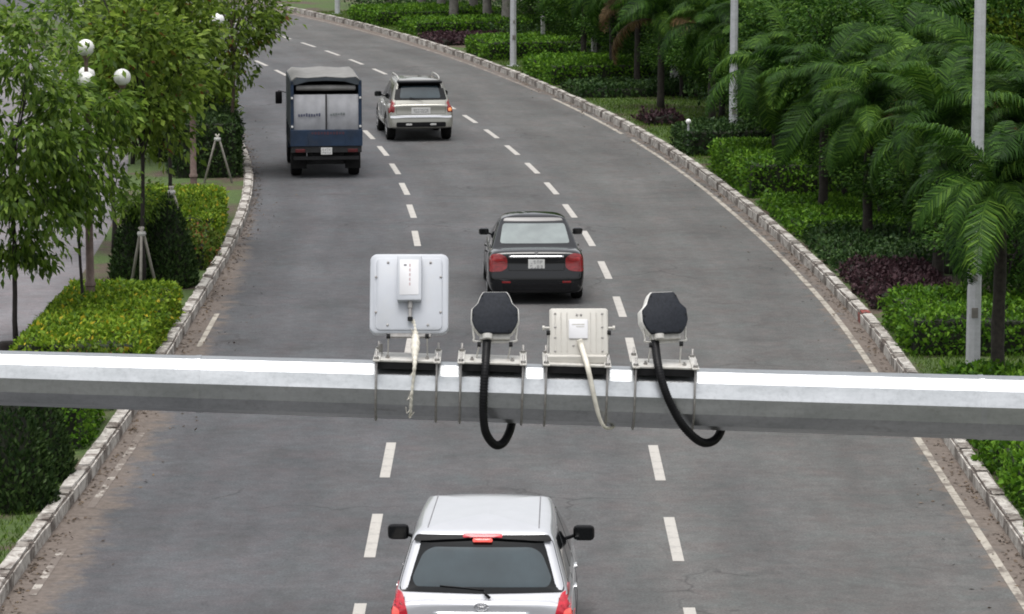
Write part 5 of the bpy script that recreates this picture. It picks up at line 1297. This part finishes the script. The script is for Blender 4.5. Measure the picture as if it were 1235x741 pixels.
# ---- undergrowth in the shade of the palms
n = 60000
S_ = rng.uniform(50, 150, n); O_ = rng.uniform(9.0, 17.0, n); k_ = wobble(S_ * .5, O_ * .6, 3.0)
keep = k_ > -.35; S_ = S_[keep]; O_ = O_[keep]; k_ = k_[keep]
Z_ = ZV + np.clip((.35 + .3 * k_), .1, 1.0) * np.sqrt(rng.uniform(0, 1, len(S_)))
C_ = np.array([road(a, b, c) for a, b, c in zip(S_, O_, Z_)])
L_u = rng.uniform(.08, .2, len(C_))
uo = link_obj('undergrowth', quads_np('undergrowth', leaf_quads(C_, unit(rand_dir(len(C_)) + np.array([0, 0, .5])), rand_dir(len(C_)), L_u, L_u * .5), M['leaf_low']))
tag(uo, 'loose dark undergrowth in the shade beneath the palms', 'undergrowth', kind='stuff')
# ---- grass
def grass(name, label, regions, dens):
    V = []
    for s0, s1, o0, o1, z0 in regions:
        n = int((s1 - s0) * (o1 - o0) * dens)
        S = rng.uniform(s0, s1, n); O = rng.uniform(0, 1, n)
        C = np.array([road(s, (o_right(s) + .27 if o0 == 'r' else 0) if False else a, z0) for s, a in zip(S, o0 + O * (o1 - o0))])
        D = unit(np.c_[rng.normal(0, .5, n), rng.normal(0, .5, n), np.full(n, 1.0)]); L = rng.uniform(.05, .13, n)
        V.append(leaf_quads(C, D, rand_dir(n), L, np.full(n, .016), .05))
    o = link_obj(name, quads_np(name, np.vstack(V), M['grass'])); tag(o, label, 'grass', kind='stuff')
grass('grass', 'short green grass on the planted verges and median', [(45, 54, 6.45, 10.5, ZV), (36, 45, -8.0, -6.0, ZM), (84, 101, 6.2, 12, ZV), (77, 84, 6.2, 7.4, ZV), (110, 118, 6.3, 8.5, ZV), (128, 146, 6.5, 9, ZV)], 230)

# ---- dead leaves and grit blown against the kerbs
V = []
for n, side in ((2600, 'l'), (2200, 'r')):
    S_ = rng.uniform(35, 110, n); d_ = np.abs(rng.normal(0, .11, n)) + .015; cl = wobble(S_ * 1.7, S_ * .9, 1.0) > -.5
    d_ = np.where(rng.uniform(0, 1, n) < .12, rng.uniform(.1, 1.0, n), d_)
    C_ = np.array([road(a, (o_left(a) + b) if side == 'l' else (o_right(a) - b), .007) for a, b in zip(S_, d_)])[cl]
    D_ = unit(np.c_[rng.normal(size=(len(C_), 2)), rng.uniform(-.02, .25, len(C_))]); L_l = rng.uniform(.03, .085, len(C_))
    V.append(leaf_quads(C_, D_, unit(np.c_[rng.normal(0, .25, (len(C_), 2)), np.ones(len(C_))]), L_l, L_l * .5, 0.0))
M['litter'] = leafmat('leaf_litter', (0.025, 0.018, 0.012), (0.075, 0.05, 0.032), (0.19, 0.14, 0.09), 0.05)
tag(link_obj('leaf_litter', quads_np('leaf_litter', np.vstack(V), M['litter'])), 'brown leaf litter and grit gathered along the foot of the kerbs', 'litter', kind='stuff')

# ================================================================== STREET FURNITURE
def street_lamp(label, px, py, H=8.6, r0=.115):
    p = on_z(px, py, ZV); s, o = to_road(p.x, p.y)
    t = thing('street_lamp', label, 'street lamp', p, heading(s), 'grey street lamps along the verge')
    MB().tube([(0, 0, 0), (0, 0, 2), (0, 0, 5), (0, 0, H)], [r0, r0 * .95, r0 * .82, r0 * .62], 8).build('post', M['post'], t)
    MB().box((0, 0, .01), (.42, .42, .03), bev=.005).build('base_plate', M['post'], t)
    MB().tube(smooth_path([(0, 0, H - .1), (-.3, 0, H + .5), (-1.2, 0, H + .8), (-2.0, 0, H + .85)], 6), .04, 8).build('lamp_arm', M['post'], t, smooth=True)
    MB().lathe([(.03, -.35), (.10, -.28), (.13, 0), (.10, .3), (.04, .36)], (-2.25, 0, H + .86), 12, 'x').build('lamp_head', M['post'], t, smooth=True)
    MB().box((-.0, -r0 * .96, 1.0), (.10, .02, .16), bev=.004).build('access_hatch', M['bark_grey'], t); MB().box((0, -r0 * .95, 1.55), (.07, .02, .10), bev=.004).build('number_tag', M['zinc_dark'], t)
    return t
street_lamp('grey street lamp standing on grass before the green shrub hedge', 1173, 452)
street_lamp('grey street lamp half hidden by fronds behind bright hedge', 884, 180)
street_lamp('slim grey street lamp between two clipped hedges at the bend', 619, 80)
street_lamp('grey street lamp farthest round the bend beside the kerb', 407, 17)
def pillar(label, px, py, h, wd):
    t = thing('concrete_pillar', label, 'pillar', on_z(px, py, ZV), .15)
    MB().box((0, 0, h / 2), (wd, wd, h), bev=.02).build('shaft', M['limewash'], t); MB().box((0, 0, h + .04), (wd * 1.2, wd * 1.2, .10), bev=.02).build('cap', M['limewash'], t)
pillar('pale concrete pillar among the fronds near the thick palm trunks', 1112, 238, 1.25, .46)
pillar('white pillar between the dark palm trunks', 815, 104, 1.2, .34)
pillar('thin white pillar beside the long clipped hedge', 718, 78, 1.5, .26)
pillar('thin pale post behind the slim grey street lamp', 655, 66, 1.3, .15)
t = thing('garden_light', 'small white ball garden light on the dark clipped hedge', 'light', on_z(830, 186, ZV))
MB().lathe([(.03, 0), (.03, .78)], (0, 0, 0), 8).build('stem', M['post'], t); globe(MB(), (0, 0, .84), .07).build('globe', M['opal'], t, smooth=True)
# pink boundary wall far behind the footpath
wall = thing('boundary_wall', 'pink rendered boundary wall behind the trees and footpath', 'wall', road(150, 27, ZV))
def wl(s): return road(s, 27, 0) - Vector(wall.location) + Vector((0, 0, ZV))
for k in range(24):
    s = 60 + k * 6; a = wl(s); b = wl(s + 6); mid = (a + b) / 2; d = b - a
    MB().box((0, 0, 1.0), (.18, d.length - .38, 2.1), bev=.02).xform(Matrix.Translation(mid) @ Matrix.Rotation(math.atan2(-d.x, d.y), 4, 'Z')).build('wall_panel', M['wall'], wall)
    MB().box((0, 0, 1.15), (.4, .4, 2.4), bev=.02).xform(Matrix.Translation(a)).build('pier', M['limewash'], wall)
